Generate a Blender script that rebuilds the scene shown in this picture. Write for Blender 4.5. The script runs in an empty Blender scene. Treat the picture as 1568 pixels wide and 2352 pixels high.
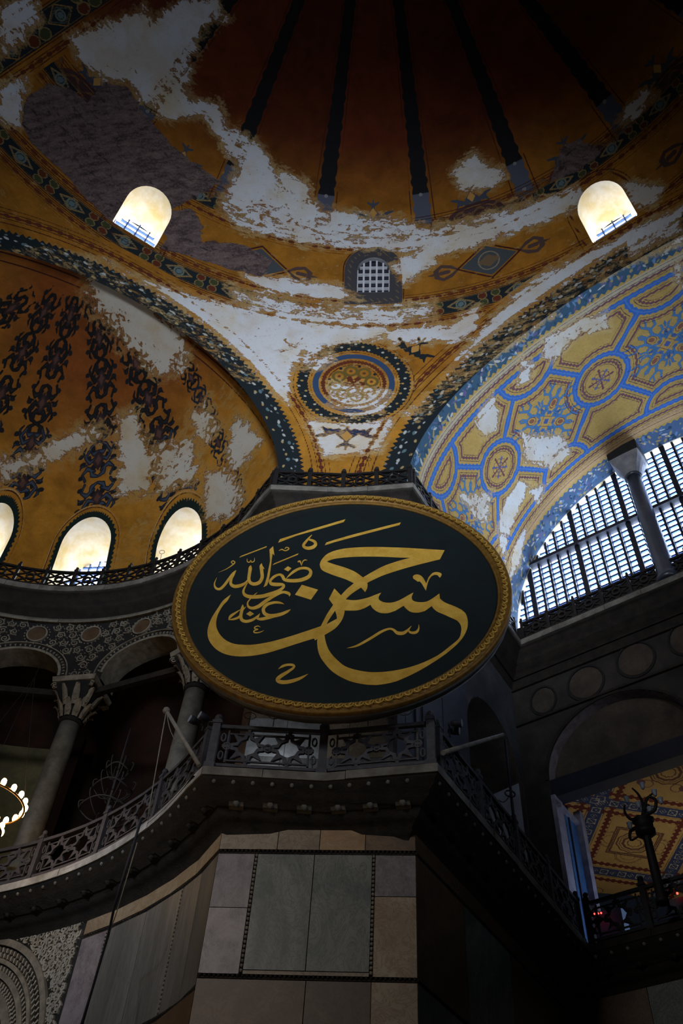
import bpy, bmesh, math, random
import numpy as np
from mathutils import Vector, Matrix
random.seed(7); rng = np.random.default_rng(7)
C = bpy.context.scene.collection
sc = bpy.context.scene
EYE = 1.6            # camera height over the floor; heights below are measured from the eye and lifted at the end
PI = math.pi

# ------------------------------------------------------------------ camera
F = 2000.0
up = np.array([136/F, 1626/F, -1.0]); up /= np.linalg.norm(up)
yy = np.array([0, 0, -1.0]); yy -= up*yy.dot(up); yy /= np.linalg.norm(yy)
xx = np.cross(yy, up)
B = np.array([xx, yy, up])                       # rows: world axes in camera axes
cam = bpy.data.cameras.new('camera'); camo = bpy.data.objects.new('camera', cam); C.objects.link(camo)
camo.matrix_world = Matrix(B.tolist()).to_4x4()
cam.sensor_fit = 'VERTICAL'; cam.sensor_height = 36.0; cam.sensor_width = 24.0
cam.lens = 36.0*F/2352.0; cam.clip_end = 300; cam.clip_start = .1
sc.camera = camo
# ------------------------------------------------------------------ world, lamps, exposure
w = bpy.data.worlds.new('world'); sc.world = w; w.use_nodes = True
w.node_tree.nodes['Background'].inputs[0].default_value = (.42, .55, .85, 1)
w.node_tree.nodes['Background'].inputs[1].default_value = 0.007
sc.view_settings.view_transform = 'Standard'; sc.view_settings.look = 'None'
sc.view_settings.gamma = 1; sc.view_settings.use_curve_mapping = False
sc.view_settings.exposure = 0.0
sc.cycles.use_denoising = True
sc.cycles.max_bounces = 5; sc.cycles.diffuse_bounces = 3; sc.cycles.glossy_bounces = 2
sc.cycles.transmission_bounces = 2; sc.cycles.transparent_max_bounces = 4
sc.cycles.sample_clamp_indirect = 4; sc.cycles.caustics_reflective = False; sc.cycles.caustics_refractive = False
def area(name, loc, aim, size, power, col, size_y=None, spread=None):
    l = bpy.data.lights.new(name, 'AREA'); l.energy = power; l.color = col; l.size = size
    if size_y: l.shape = 'RECTANGLE'; l.size_y = size_y
    if spread: l.spread = math.radians(spread)
    o = bpy.data.objects.new(name, l); C.objects.link(o); o.location = loc
    o.rotation_euler = (Vector(aim)-Vector(loc)).to_track_quat('-Z', 'Y').to_euler()
    return o
# daylight from the nave windows behind and beside the viewer
area('nave_window_light', (-13, -8, 17), (-1, 15, 12), 5, 290, (1.0, .965, .92), 3, 100)
area('west_side_window_light', (-15, 5, 15), (-5.5, 19.5, 10.5), 1.6, 42, (.68, .83, 1.0), 1.2, 36)
area('south_window_light', (13, -4, 14), (-7, 17, 25), 6, 330, (.80, .88, 1.0), 4, 80)
area('dome_window_light', (-3, -8, 17), (-.5, 15, 26), 5, 540, (.84, .91, 1.0), 3, 62)

# ------------------------------------------------------------------ surveying helpers (photo pixel -> ray from the eye)
def ray(p):
    p = np.atleast_2d(p).astype(float)
    c = np.stack([(p[:, 0]-784)/F, -(p[:, 1]-1176)/F, -np.ones(len(p))], 1)
    d = c@B.T
    return d/np.linalg.norm(d, axis=1)[:, None]
def hit_h(pts, h):
    d = ray(pts); return d/d[:, 2:]*h
def hit_plane(pts, P0, n):
    d = ray(pts); return d*((np.asarray(P0)@n)/(d@n))[:, None]
def hit_dist(p, hor):
    d = ray([p])[0]; return d*hor/np.hypot(d[0], d[1])

class Shell:
    """ellipsoid: longitude th from axis n (towards t), latitude ph up from the centre"""
    def __init__(s, cen, n, Ln, Lt, Lv):
        s.c = np.array(cen, float); s.n = np.array(n, float); s.t = np.array([s.n[1], -s.n[0], 0.0])
        s.L = (Ln, Lt, Lv)
        s.M = np.array([s.n/Ln, s.t/Lt, [0, 0, 1/Lv]])
    def P(s, th, ph):
        th = np.asarray(th, float)[..., None]; ph = np.asarray(ph, float)[..., None]
        return s.c + np.cos(ph)*(s.L[0]*np.cos(th)*s.n + s.L[1]*np.sin(th)*s.t) + s.L[2]*np.sin(ph)*np.array([0, 0, 1.0])
    def hit(s, pts):
        d = ray(pts); o = -s.c; D = d@s.M.T; O = s.M@o
        a = (D*D).sum(1); b = D@O; c = O@O-1
        t = (-b+np.sqrt(np.maximum(b*b-a*c, 0)))/a
        return d*t[:, None]
    def uv(s, X):
        q = (X-s.c)@s.M.T
        return np.arctan2(q[..., 1], q[..., 0]), np.arcsin(np.clip(q[..., 2]/np.linalg.norm(q, axis=-1), -1, 1))
    def flat(s, X):
        """pole-centred flat map in metres (azimuthal equidistant)"""
        th, ph = s.uv(X); r = (PI/2-ph)*(s.L[0]+s.L[1]+2*s.L[2])/4
        return np.stack([r*np.sin(th), r*np.cos(th)], -1)

N0 = np.array([0, 1.0, 0])
semi = Shell((-.9, 0, 21.4), N0, 15.5, 15.5, 15.5)
nE = np.array([-.457, .889, 0.]); nE /= np.linalg.norm(nE)
exe = Shell((-7.39, 12.61, 20.17), nE, 11.0, 6.75, 6.3)
tE = exe.t
ARC_N = np.array([-.456, .886, -.086]); ARC_D = 12.81       # plane of the exedra arch
a38 = math.radians(38); eb = np.array([math.sin(a38), math.cos(a38), 0]); ew = np.array([-math.cos(a38), math.sin(a38), 0])
aw = math.radians(130.3); d1 = np.array([math.sin(aw), math.cos(aw), 0]); nW = np.array([-d1[1], d1[0], 0])
K = 1.10              # the semidome and exedra stand this much further out than their survey sphere (same sight lines)
WP0 = np.array([6.7, 22.6, 21.4])                            # corner of the west cornice

# ------------------------------------------------------------------ object helpers
def setp(o, label=None, cat=None, group=None, kind=None):
    if label: o['label'] = label
    if cat: o['category'] = cat
    if group: o['group'] = group
    if kind: o['kind'] = kind
    return o
def empty(name, loc=(0, 0, 0), label=None, cat=None, group=None, kind=None):
    o = bpy.data.objects.new(name, None); C.objects.link(o); o.location = loc; o.empty_display_size = .2
    return setp(o, label, cat, group, kind)
def link(name, me, parent=None, mat=None):
    if mat is not None and not me.materials: me.materials.append(mat)
    o = bpy.data.objects.new(name, me); C.objects.link(o)
    if parent is not None:
        o.parent = parent; o.matrix_parent_inverse = Matrix.Identity(4)
        # geometry is written in world axes: undo the parent's shift
        o.location = -Vector(parent_world(parent))
    return o
def parent_world(p):
    v = Vector((0, 0, 0))
    while p is not None:
        v += Vector(p.location); p = p.parent
    return v
def npmesh(name, V, Fq, smooth=False):
    V = np.asarray(V, np.float32).reshape(-1, 3)
    me = bpy.data.meshes.new(name)
    Fq = np.asarray(Fq, np.int32)
    k = Fq.shape[1]
    me.vertices.add(len(V)); me.vertices.foreach_set('co', V.ravel())
    me.loops.add(Fq.size); me.loops.foreach_set('vertex_index', Fq.ravel())
    me.polygons.add(len(Fq)); me.polygons.foreach_set('loop_start', np.arange(0, Fq.size, k, dtype=np.int32))
    if smooth: me.polygons.foreach_set('use_smooth', np.ones(len(Fq), bool))
    me.update(calc_edges=True)
    return me
class MB:
    def __init__(s): s.v = []; s.f = []; s.sm = []
    def add(s, V, Fs, sm=False):
        b = len(s.v); s.v += [tuple(map(float, p)) for p in V]; s.f += [tuple(i+b for i in f) for f in Fs]; s.sm += [sm]*len(Fs); return s
    def hexa(s, P8):
        return s.add(P8, [(0, 3, 2, 1), (4, 5, 6, 7), (0, 1, 5, 4), (1, 2, 6, 5), (2, 3, 7, 6), (3, 0, 4, 7)])
    def frame(s, o, ax, ay, az):
        """box from corner o with edge vectors"""
        o, ax, ay, az = map(lambda q: np.asarray(q, float), (o, ax, ay, az))
        return s.hexa([o, o+ax, o+ax+ay, o+ay, o+az, o+ax+az, o+ax+ay+az, o+ay+az])
    def bar(s, a, b, wd, dp, side):
        a = np.asarray(a, float); b = np.asarray(b, float); d = b-a; d /= np.linalg.norm(d)
        side = np.asarray(side, float); side = side-d*side.dot(d); side /= np.linalg.norm(side); o = np.cross(d, side)
        q = [a-side*dp/2-o*wd/2, a+side*dp/2-o*wd/2, a+side*dp/2+o*wd/2, a-side*dp/2+o*wd/2]
        return s.hexa(q+[p+(b-a) for p in q])
    def tube(s, pts, rad, n=8, cap=True):
        pts = [np.asarray(p, float) for p in pts]; m = len(pts)
        rad = [rad]*m if not hasattr(rad, '__len__') else rad
        V = []; ref = np.array([0.31, .17, .93])
        for i, p in enumerate(pts):
            d = pts[min(i+1, m-1)]-pts[max(i-1, 0)]; L = np.linalg.norm(d); d = d/L if L > 0 else np.array([0, 0, 1.])
            if abs(d.dot(ref)) > .95: ref = np.array([1., 0, 0])
            u = np.cross(d, ref); u /= np.linalg.norm(u); v = np.cross(d, u); ref = v*-1 if False else ref
            for k in range(n):
                a = 2*PI*k/n; V.append(p+rad[i]*(math.cos(a)*u+math.sin(a)*v))
        Fs = [(i*n+k, i*n+(k+1) % n, (i+1)*n+(k+1) % n, (i+1)*n+k) for i in range(m-1) for k in range(n)]
        s.add(V, Fs, True)
        if cap: b = len(s.v)-len(V); s.f += [tuple(b+k for k in range(n))[::-1], tuple(b+(m-1)*n+k for k in range(n))]; s.sm += [False, False]
        return s
    def lathe(s, cen, prof, n=24, cap=True):
        cen = np.asarray(cen, float); V = [cen+np.array([r*math.cos(2*PI*k/n), r*math.sin(2*PI*k/n), z]) for r, z in prof for k in range(n)]
        m = len(prof); Fs = [(i*n+k, i*n+(k+1) % n, (i+1)*n+(k+1) % n, (i+1)*n+k) for i in range(m-1) for k in range(n)]
        s.add(V, Fs, True)
        if cap: b = len(s.v)-len(V); s.f += [tuple(b+k for k in range(n))[::-1], tuple(b+(m-1)*n+k for k in range(n))]; s.sm += [False, False]
        return s
    def ball(s, cen, r, n=8, m=5, sq=(1, 1, 1)):
        cen = np.asarray(cen, float)
        prof = [(max(r*math.sin(PI*i/m), 1e-4), -r*math.cos(PI*i/m)) for i in range(m+1)]
        V = [cen+np.array([a*math.cos(2*PI*k/n)*sq[0], a*math.sin(2*PI*k/n)*sq[1], z*sq[2]]) for a, z in prof for k in range(n)]
        return s.add(V, [(i*n+k, i*n+(k+1) % n, (i+1)*n+(k+1) % n, (i+1)*n+k) for i in range(m) for k in range(n)], True)
    def strip(s, pts, fn, wd, dp, closed=False, d0=0.0):
        """flat bar following 2-d points; fn(u, z, d) -> world point"""
        P = np.asarray(pts, float); n = len(P)
        Q = []
        for i in range(n):
            a = P[(i-1) % n] if closed or i else P[0]; b = P[(i+1) % n] if closed or i < n-1 else P[-1]
            t = b-a; t = t/(np.linalg.norm(t)+1e-9); nn = np.array([-t[1], t[0]])
            wi = wd[i] if hasattr(wd, '__len__') else wd
            Q.append((P[i]-nn*wi/2, P[i]+nn*wi/2))
        V = []
        for l, r in Q:
            V += [fn(l[0], l[1], d0-dp/2), fn(r[0], r[1], d0-dp/2), fn(r[0], r[1], d0+dp/2), fn(l[0], l[1], d0+dp/2)]
        Fs = []
        for i in range(n if closed else n-1):
            j = (i+1) % n
            for k in range(4): Fs.append((i*4+k, i*4+(k+1) % 4, j*4+(k+1) % 4, j*4+k))
        if not closed: Fs += [(3, 2, 1, 0), (4*n-4, 4*n-3, 4*n-2, 4*n-1)]
        return s.add(V, Fs)
    def mesh(s, name, fix=True):
        me = bpy.data.meshes.new(name); me.from_pydata(s.v, [], s.f)
        me.polygons.foreach_set('use_smooth', s.sm)
        if fix:
            bm = bmesh.new(); bm.from_mesh(me); bmesh.ops.recalc_face_normals(bm, faces=bm.faces); bm.to_mesh(me); bm.free()
        return me
    def obj(s, name, mat, parent=None):
        return link(name, s.mesh(name), parent, mat)
def catmull(P, k=6, closed=False):
    P = np.asarray(P, float); n = len(P); out = []
    for i in range(n if closed else n-1):
        p0, p1, p2, p3 = (P[(i-1) % n], P[i], P[(i+1) % n], P[(i+2) % n]) if closed else (P[max(i-1, 0)], P[i], P[i+1], P[min(i+2, n-1)])
        for j in range(k):
            t = j/k; out.append(.5*((2*p1)+(-p0+p2)*t+(2*p0-5*p1+4*p2-p3)*t*t+(-p0+3*p1-3*p2+p3)*t**3))
    if not closed: out.append(P[-1])
    return np.array(out)

# ------------------------------------------------------------------ materials
def nodes(name):
    m = bpy.data.materials.new(name); m.use_nodes = True; t = m.node_tree
    return m, t, t.nodes['Principled BSDF']
def nd(t, ty, ins=None, **kw):
    n = t.nodes.new('ShaderNode'+ty)
    for k, v in kw.items(): setattr(n, k, v)
    for k, v in (ins or {}).items():
        if isinstance(v, bpy.types.NodeSocket): t.links.new(v, n.inputs[k])
        else: n.inputs[k].default_value = v
    return n
def mth(t, op, a, b=0.0, clamp=False):
    return nd(t, 'Math', {0: a, 1: b}, operation=op, use_clamp=clamp).outputs[0]
def mixc(t, f, a, b):
    n = nd(t, 'Mix', {0: f}, data_type='RGBA')
    for k, v in ((6, a), (7, b)):
        if isinstance(v, bpy.types.NodeSocket): t.links.new(v, n.inputs[k])
        else: n.inputs[k].default_value = (*v[:3], 1)
    return n.outputs[2]
def mrange(t, v, a, b, lo=0.0, hi=1.0):
    return nd(t, 'MapRange', {0: v, 1: a, 2: b, 3: lo, 4: hi}).outputs[0]
def noise(t, sc_, det=4, rough=.55, vec=None, dist=0.0):
    n = nd(t, 'TexNoise', {'Scale': sc_, 'Detail': det, 'Roughness': rough, 'Distortion': dist})
    if vec is not None: t.links.new(vec, n.inputs['Vector'])
    return n.outputs['Fac']
def simple(name, col, rough=.7, metal=0.0, var=.25, sc_=4.0, bump=.15, col2=None, spec=.3, bscale=None):
    m, t, b = nodes(name); co = nd(t, 'TexCoord').outputs['Object']
    n1 = noise(t, sc_, 6, .6, co); n2 = noise(t, sc_*6, 4, .6, co)
    c2 = col2 or tuple(c*(1-var) for c in col)
    c = mixc(t, mrange(t, n1, .35, .65), col, c2)
    c = mixc(t, mrange(t, n2, .4, .75, 0, var), c, tuple(x*.45 for x in col))
    t.links.new(c, b.inputs['Base Color']); b.inputs['Roughness'].default_value = rough; b.inputs['Metallic'].default_value = metal
    b.inputs['Specular IOR Level'].default_value = spec
    if bump:
        bp = nd(t, 'Bump', {'Strength': bump, 'Distance': .03, 'Height': noise(t, bscale or sc_*5, 6, .65, co)})
        t.links.new(bp.outputs[0], b.inputs['Normal'])
    return m
def marble(name, a, b_, vein, sc_=1.2, rough=.45, dist=1.5, stretch=(1, 1, 1), vamt=.6):
    m, t, b = nodes(name); co = nd(t, 'TexCoord').outputs['Object']
    mp = nd(t, 'Mapping', {'Vector': co, 'Scale': stretch}).outputs[0]
    inf = nd(t, 'ObjectInfo').outputs['Random']
    mp = nd(t, 'VectorMath', {0: mp, 1: nd(t, 'CombineXYZ', {0: mth(t, 'MULTIPLY', inf, 37.0), 1: 0.0, 2: mth(t, 'MULTIPLY', inf, 11.0)}).outputs[0]}, operation='ADD').outputs[0]
    n1 = noise(t, sc_, 6, .6, mp, dist); n2 = noise(t, sc_*3, 8, .65, mp, dist*1.5)
    c = mixc(t, mrange(t, n1, .35, .65), a, b_)
    v = mth(t, 'ABSOLUTE', mth(t, 'SUBTRACT', n2, .5)); v = mrange(t, v, .0, .045, vamt, 0.0)
    c = mixc(t, v, c, vein)
    c = nd(t, 'HueSaturation', {'Color': c, 'Value': mrange(t, inf, 0, 1, .8, 1.2), 'Hue': .5, 'Saturation': 1.0, 'Fac': 1.0}).outputs[0]
    t.links.new(c, b.inputs['Base Color']); b.inputs['Roughness'].default_value = rough
    bp = nd(t, 'Bump', {'Strength': .12, 'Distance': .02, 'Height': n2}); t.links.new(bp.outputs[0], b.inputs['Normal'])
    return m
def emis(name, col, s):
    m, t, b = nodes(name); b.inputs['Base Color'].default_value = (*col, 1)
    b.inputs['Emission Color'].default_value = (*col, 1); b.inputs['Emission Strength'].default_value = s
    return m
def fresco(name, line=(.05, .012, .008), white=(.60, .62, .66), cream=(.55, .42, .20), grime=.35, spots=0.0, ragged=.9):
    m, t, b = nodes(name); co = nd(t, 'TexCoord').outputs['Object']
    A = lambda n, o='Fac': nd(t, 'Attribute', attribute_name=n).outputs[o]
    nF = noise(t, 14, 8, .7, co); nM = noise(t, 3.0, 10, .68, nd(t, 'Mapping', {'Vector': co, 'Scale': (.75, .75, 1.9)}).outputs[0], .7); nL = noise(t, .55, 5, .55, co); nS = noise(t, 1.3, 6, .6, co, .4)
    jit = mth(t, 'MULTIPLY', mth(t, 'SUBTRACT', nF, .5), .05)
    base = A('base', 'Color')
    base = nd(t, 'HueSaturation', {'Color': base, 'Value': mrange(t, nS, .3, .7, 1-grime, 1+grime*.6), 'Hue': .5, 'Saturation': 1.0, 'Fac': 1.0}).outputs[0]
    base = mixc(t, mrange(t, nF, .45, .8, 0, .35), base, (.10, .035, .01))
    def lay(c, d, cc, wob=1.0):
        f = mrange(t, mth(t, 'ADD', A(d), mth(t, 'MULTIPLY', jit, wob)), -.006, .008)
        return mixc(t, f, c, cc)
    c = lay(base, 'd1', A('c1', 'Color')); c = lay(c, 'd2', A('c2', 'Color'))
    c = lay(c, 'd3', line, .5)
    # flaked paint: cream undercoat first, then the white plaster
    ls = A('loss')
    nn = mth(t, 'ADD', mth(t, 'MULTIPLY', mth(t, 'SUBTRACT', nM, .5), 2.2*ragged), mth(t, 'MULTIPLY', mth(t, 'SUBTRACT', nF, .5), .9*ragged))
    fd = mrange(t, A('d1'), 0, .02)
    e = mth(t, 'SUBTRACT', mth(t, 'ADD', ls, nn), mth(t, 'MULTIPLY', fd, .27))
    c = mixc(t, mrange(t, e, -.48, -.16, 0, .8), c, mixc(t, mrange(t, nS, .3, .7), cream, base))
    c = mixc(t, mth(t, 'MULTIPLY', mrange(t, e, -.12, -.02), mrange(t, e, .10, .0)), c, (.16, .055, .015))
    pl = mixc(t, mrange(t, nL, .50, .72, 0, .8), white, cream)
    pl = mixc(t, mrange(t, nM, .42, .58, 0, .5), pl, white)
    pl = mixc(t, mrange(t, noise(t, .35, 3, .5, co), .52, .64, 0, .35), pl, (.50, .36, .16))
    pl = mixc(t, mrange(t, nF, .58, .74, 0, .6), pl, (.20, .11, .05))
    pl = mixc(t, mrange(t, nS, .52, .72, 0, .30), pl, (.40, .27, .12))
    c = mixc(t, mrange(t, e, -.02, .06), c, pl)
    if spots: c = mixc(t, mrange(t, mth(t, 'ADD', nM, mth(t, 'MULTIPLY', nF, .4)), 1.02-spots, 1.06-spots), c, white)
    rw = mth(t, 'ADD', A('raw'), mth(t, 'MULTIPLY', mth(t, 'SUBTRACT', nM, .5), 1.0))
    st = nd(t, 'Mapping', {'Vector': co, 'Rotation': (0, .6, .5), 'Scale': (1, 4.5, 1)}).outputs[0]
    nR = noise(t, 1.6, 9, .7, st)
    rc = mixc(t, mrange(t, nR, .38, .62), (.17, .12, .115), (.055, .036, .038)); rc = mixc(t, mrange(t, nF, .5, .7, 0, .7), rc, (.24, .19, .18)); rc = mixc(t, mrange(t, nM, .55, .68, 0, .9), rc, (.018, .012, .014))
    rm = mrange(t, rw, -.02, .03)
    c = mixc(t, rm, c, rc)
    t.links.new(c, b.inputs['Base Color']); b.inputs['Roughness'].default_value = .85; b.inputs['Specular IOR Level'].default_value = .15
    hgt = mth(t, 'ADD', mth(t, 'MULTIPLY', nF, .5), mth(t, 'SUBTRACT', mth(t, 'MULTIPLY', nR, mth(t, 'MULTIPLY', rm, 2.0)), mrange(t, e, -.02, .06, 0, .5)))
    bp = nd(t, 'Bump', {'Strength': .45, 'Distance': .04, 'Height': hgt}); t.links.new(bp.outputs[0], b.inputs['Normal'])
    return m
M = dict(
    iron=simple('dark_iron', (.020, .018, .020), .55, .3, .3, 6, .2, spec=.4),
    iron_lit=simple('lit_grey_iron', (.085, .085, .10), .6, .1, .3, 6, .25, (.05, .05, .065)),  # lighter copy of the iron, its lit tone put into the colour
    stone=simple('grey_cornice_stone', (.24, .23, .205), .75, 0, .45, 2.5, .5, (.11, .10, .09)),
    stone_dk=simple('shade_dark_stone', (.036, .029, .024), .85, 0, .5, 3, .7, (.016, .014, .013)),  # darker copy of the cornice stone, shade put into its colour
    stone_lt=simple('pale_daylit_stone', (.62, .63, .66), .6, 0, .35, 1.6, .35, (.22, .22, .20)),  # daylight on the exedra lip is put into this pale tone
    carve=simple('weathered_carved_marble', (.33, .30, .24), .75, 0, .5, 4, .4, (.16, .145, .12)),
    carve_dk=simple('dark_carving_ground', (.022, .022, .024), .9, 0, .3, 4, .3),
    gold=simple('old_gilding', (.62, .38, .08), .42, .35, .25, 5, .2, (.50, .28, .04), .5),
    gold_letter=simple('gold_leaf_letters', (.80, .50, .085), .5, .12, .22, 3.5, .12, (.64, .36, .045), .4),
    gold_dk=simple('dark_old_gilding', (.30, .155, .022), .5, .3, .4, 8, .3, (.16, .08, .012), .5),
    black=simple('blackened_green_cloth', (.0050, .0135, .0155), .55, 0, .3, 2, .1, (.004, .009, .012), .35, 60),
    rim=simple('grey_wooden_rim', (.24, .25, .27), .7, 0, .3, 4, .2),
    col=simple('grey_veined_column', (.22, .22, .20), .5, 0, .5, 3.5, .25, (.12, .12, .11)),
    col_blue=simple('polished_dark_column', (.055, .065, .10), .3, 0, .3, 5, .08, spec=.6),
    cap=simple('pale_grey_capital', (.32, .33, .36), .7, 0, .35, 3, .3, (.2, .2, .23)),
    shadow=simple('shaded_gallery_plaster', (.045, .018, .010), .9, 0, .6, .8, .3, (.014, .010, .009)),  # plaster colour with the gallery's shade painted in
    tymp=simple('brown_tympanum_plaster', (.085, .066, .052), .9, 0, .5, 1.5, .5, (.045, .035, .030)),
    mb_grey=marble('grey_book_matched_marble', (.185, .19, .175), (.085, .10, .092), (.03, .045, .04), .55, .4, 4.0, (1, 1, .6)),
    mb_purple=marble('purple_brecciated_marble', (.27, .235, .25), (.13, .10, .115), (.36, .34, .36), 2.6, .4, 1.0, (1, 1, .7), .4),
    mb_cream=marble('cream_marble', (.34, .28, .20), (.24, .18, .125), (.15, .08, .03), 1.0, .45, 1.2),
    mb_yellow=marble('yellow_veined_marble', (.36, .25, .14), (.24, .15, .075), (.28, .13, .03), 1.4, .45, 2.4, (1, 1, 1.5), .8),
    mb_brown=marble('brown_marble', (.15, .095, .055), (.095, .06, .038), (.06, .035, .02), 1.0, .45, 1.4),
    mb_streak=marble('streaked_grey_marble', (.21, .205, .195), (.12, .12, .115), (.055, .05, .05), .8, .4, .6, (3.5, 3.5, .3), .5),
    glass=emis('daylit_glass', (.66, .81, 1.0), 27.0),
    glass_warm=emis('sunlit_glass', (.90, .95, 1.0), 11.0),
    lattice=simple('sky_tinted_lattice', (.055, .115, .34), .7, 0, .3, 5, .1),  # blue of the sky reflected on the slats, painted into the colour
    lead=simple('dark_window_bars', (.018, .02, .035), .6, 0, .3, 5, .1),
    bulb=emis('glowing_bulb', (1.0, .62, .24), 30.0),
    led=emis('red_indicator', (1.0, .03, .02), 9.0),
    wire=simple('pale_wire', (.30, .28, .24), .6, 0, .3, 8, 0),
    brass=simple('dark_brass', (.25, .14, .04), .4, .8, .3, 5, .1),
    white_box=simple('white_painted_board', (.36, .38, .46), .8, 0, .25, 1.2, .1),
    bluepanel=simple('blue_lit_panel', (.06, .16, .34), .7, 0, .4, 3, .2, (.04, .10, .24)),  # blue light falling on the jamb, put into the panel colour
    cupglass=simple('clear_glass_cup', (.45, .52, .62), .1, 0, .2, 5, 0, spec=.8),
    reveal=simple('cream_window_reveal', (.66, .50, .22), .85, 0, .12, 1.1, .25, (.80, .74, .62)),
    reveal_blue=simple('blue_patterned_archivolt', (.20, .30, .46), .85, 0, .5, 9, .2, (.5, .48, .4)),
    white_lat=simple('white_plaster_lattice', (.62, .64, .70), .8, 0, .2, 5, .1),
    floor=simple('grey_marble_floor', (.10, .095, .09), .4, 0, .3, .6, .1),
)
M['fresco'] = fresco('flaking_ochre_fresco')
M['fresco_ex'] = fresco('stained_orange_fresco', white=(.55, .52, .46), cream=(.46, .33, .13), ragged=.8)
M['fresco_ba'] = fresco('yellow_and_blue_fresco', line=(.05, .025, .06), white=(.66, .66, .64), cream=(.60, .45, .22), grime=.10, ragged=.8)
M['fresco_ga'] = fresco('gallery_vault_fresco', line=(.09, .04, .03), white=(.40, .33, .20), cream=(.42, .30, .13), grime=.12, ragged=.5)
# ------------------------------------------------------------------ painted shells: signed distances stored on the surfaces
def poly_sd(x, y, P):
    """positive inside a closed polygon"""
    P = np.asarray(P, float); d = np.full(x.shape, 1e9); ins = np.zeros(x.shape, bool)
    for i in range(len(P)):
        a = P[i]; b = P[(i+1) % len(P)]; e = b-a
        t = np.clip(((x-a[0])*e[0]+(y-a[1])*e[1])/(e@e+1e-12), 0, 1)
        d = np.minimum(d, (x-a[0]-t*e[0])**2+(y-a[1]-t*e[1])**2)
        c = ((a[1] > y) != (b[1] > y)) & (x < (b[0]-a[0])*(y-a[1])/(b[1]-a[1]+1e-12)+a[0])
        ins ^= c
    d = np.sqrt(d); return np.where(ins, d, -d)
def stroke_sd(x, y, P, scale=1.0):
    """P rows: x, y, half width"""
    o = np.full(x.shape, -9.0)
    for a, b in zip(P[:-1], P[1:]):
        ax, ay, aw_ = (q*scale for q in a); bx, by, bw = (q*scale for q in b); ex, ey = bx-ax, by-ay
        t = np.clip(((x-ax)*ex+(y-ay)*ey)/(ex*ex+ey*ey+1e-12), 0, 1)
        o = np.maximum(o, aw_+(bw-aw_)*t-np.hypot(x-ax-t*ex, y-ay-t*ey))
    return o
def rhomb(x, y, a, b): return (1-np.abs(x)/a-np.abs(y)/b)*min(a, b)*.75
def ell(x, y, a, b): return (1-np.hypot(x/a, y/b))*min(a, b)
def saw(a, p): return np.abs((a/p) % 1-.5)*2
class Paint:
    def __init__(s, V, base):
        n = len(V); s.V = V; s.n = n
        s.a = {k: np.full(n, -1.0, np.float32) for k in ('d1', 'd2', 'd3', 'loss', 'raw')}
        s.c = {'base': np.tile(np.array(base, np.float32), (n, 1)), 'c1': np.tile(np.array((.015, .02, .025), np.float32), (n, 1)), 'c2': np.tile(np.array((.3, .2, .08), np.float32), (n, 1))}
        s.on = np.arange(n)
    def near(s, p, r):
        return np.nonzero(((s.V-p)**2).sum(1) < r*r)[0]
    def put(s, k, sd, col=None, idx=None):
        idx = s.on if idx is None else idx
        sd = np.clip(sd, -1, 1); old = s.a[k][idx]; m = sd > old
        s.a[k][idx[m]] = sd[m]
        if col is not None and k in ('d1', 'd2'): s.c['c'+k[1]][idx[m]] = col
    def bury(s, k, sd, idx=None):
        """take paint of layer k away where sd > 0"""
        idx = s.on if idx is None else idx
        s.a[k][idx] = np.minimum(s.a[k][idx], -sd)
    def write(s, me, keep):
        for k, v in s.a.items():
            at = me.attributes.new(k, 'FLOAT', 'POINT'); at.data.foreach_set('value', v[keep].astype(np.float32))
        for k, v in s.c.items():
            at = me.attributes.new(k, 'FLOAT_COLOR', 'POINT'); q = np.ones((len(keep), 4), np.float32); q[:, :3] = v[keep]; at.data.foreach_set('color', q.ravel())
def frame_at(shell_c, p):
    n = p-shell_c; n /= np.linalg.norm(n); e1 = np.array([n[1], -n[0], 0]); e1 /= np.linalg.norm(e1)
    return e1, np.cross(e1, n)
def scaled(me):
    v = np.empty(len(me.vertices)*3, np.float32); me.vertices.foreach_get('co', v); me.vertices.foreach_set('co', v*K); me.update(); return me
def gridV(Pf, U, Vv):
    uu, vv = np.meshgrid(U, Vv, indexing='ij'); return Pf(uu, vv)
def cut_mesh(name, G, Fk, mat):
    """G (n,m,3) grid; Fk(points)>=0 is kept; border vertices are drawn onto the cut line. returns object and kept indices"""
    n, m = G.shape[:2]; V = G.reshape(-1, 3).copy(); f = Fk(V).reshape(n, m); ins = f < 0
    pad = np.pad(~ins, 1); o = np.zeros((n, m, 3)); cnt = np.zeros((n, m))
    Gp = np.pad(G, ((1, 1), (1, 1), (0, 0)))
    for di, dj in ((0, 1), (2, 1), (1, 0), (1, 2)):
        q = pad[di:di+n, dj:dj+m]; o += Gp[di:di+n, dj:dj+m]*q[..., None]; cnt += q
    sn = ins & (cnt > 0); idx = np.nonzero(sn.ravel())[0]
    if len(idx):
        a = V[idx].copy(); b = (o.reshape(-1, 3)[idx])/cnt.ravel()[idx][:, None]
        lo = np.zeros(len(idx)); hi = np.ones(len(idx))
        for _ in range(12):
            md = (lo+hi)/2; p = a+(b-a)*md[:, None]; g = Fk(p) < 0
            lo = np.where(g, md, lo); hi = np.where(g, hi, md)
        V[idx] = a+(b-a)*hi[:, None]
    ok = (~ins | sn)
    Q = np.arange(n*m).reshape(n, m)
    q4 = np.stack([Q[:-1, :-1], Q[1:, :-1], Q[1:, 1:], Q[:-1, 1:]], -1).reshape(-1, 4)
    kk = ok.ravel()[q4].all(1) & (~ins).ravel()[q4].any(1); q4 = q4[kk]
    used = np.zeros(n*m, bool); used[q4.ravel()] = True; rem = np.cumsum(used)-1
    me = npmesh(name, V[used], rem[q4], True); me.materials.append(mat)
    return me, np.nonzero(used)[0], V

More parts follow.
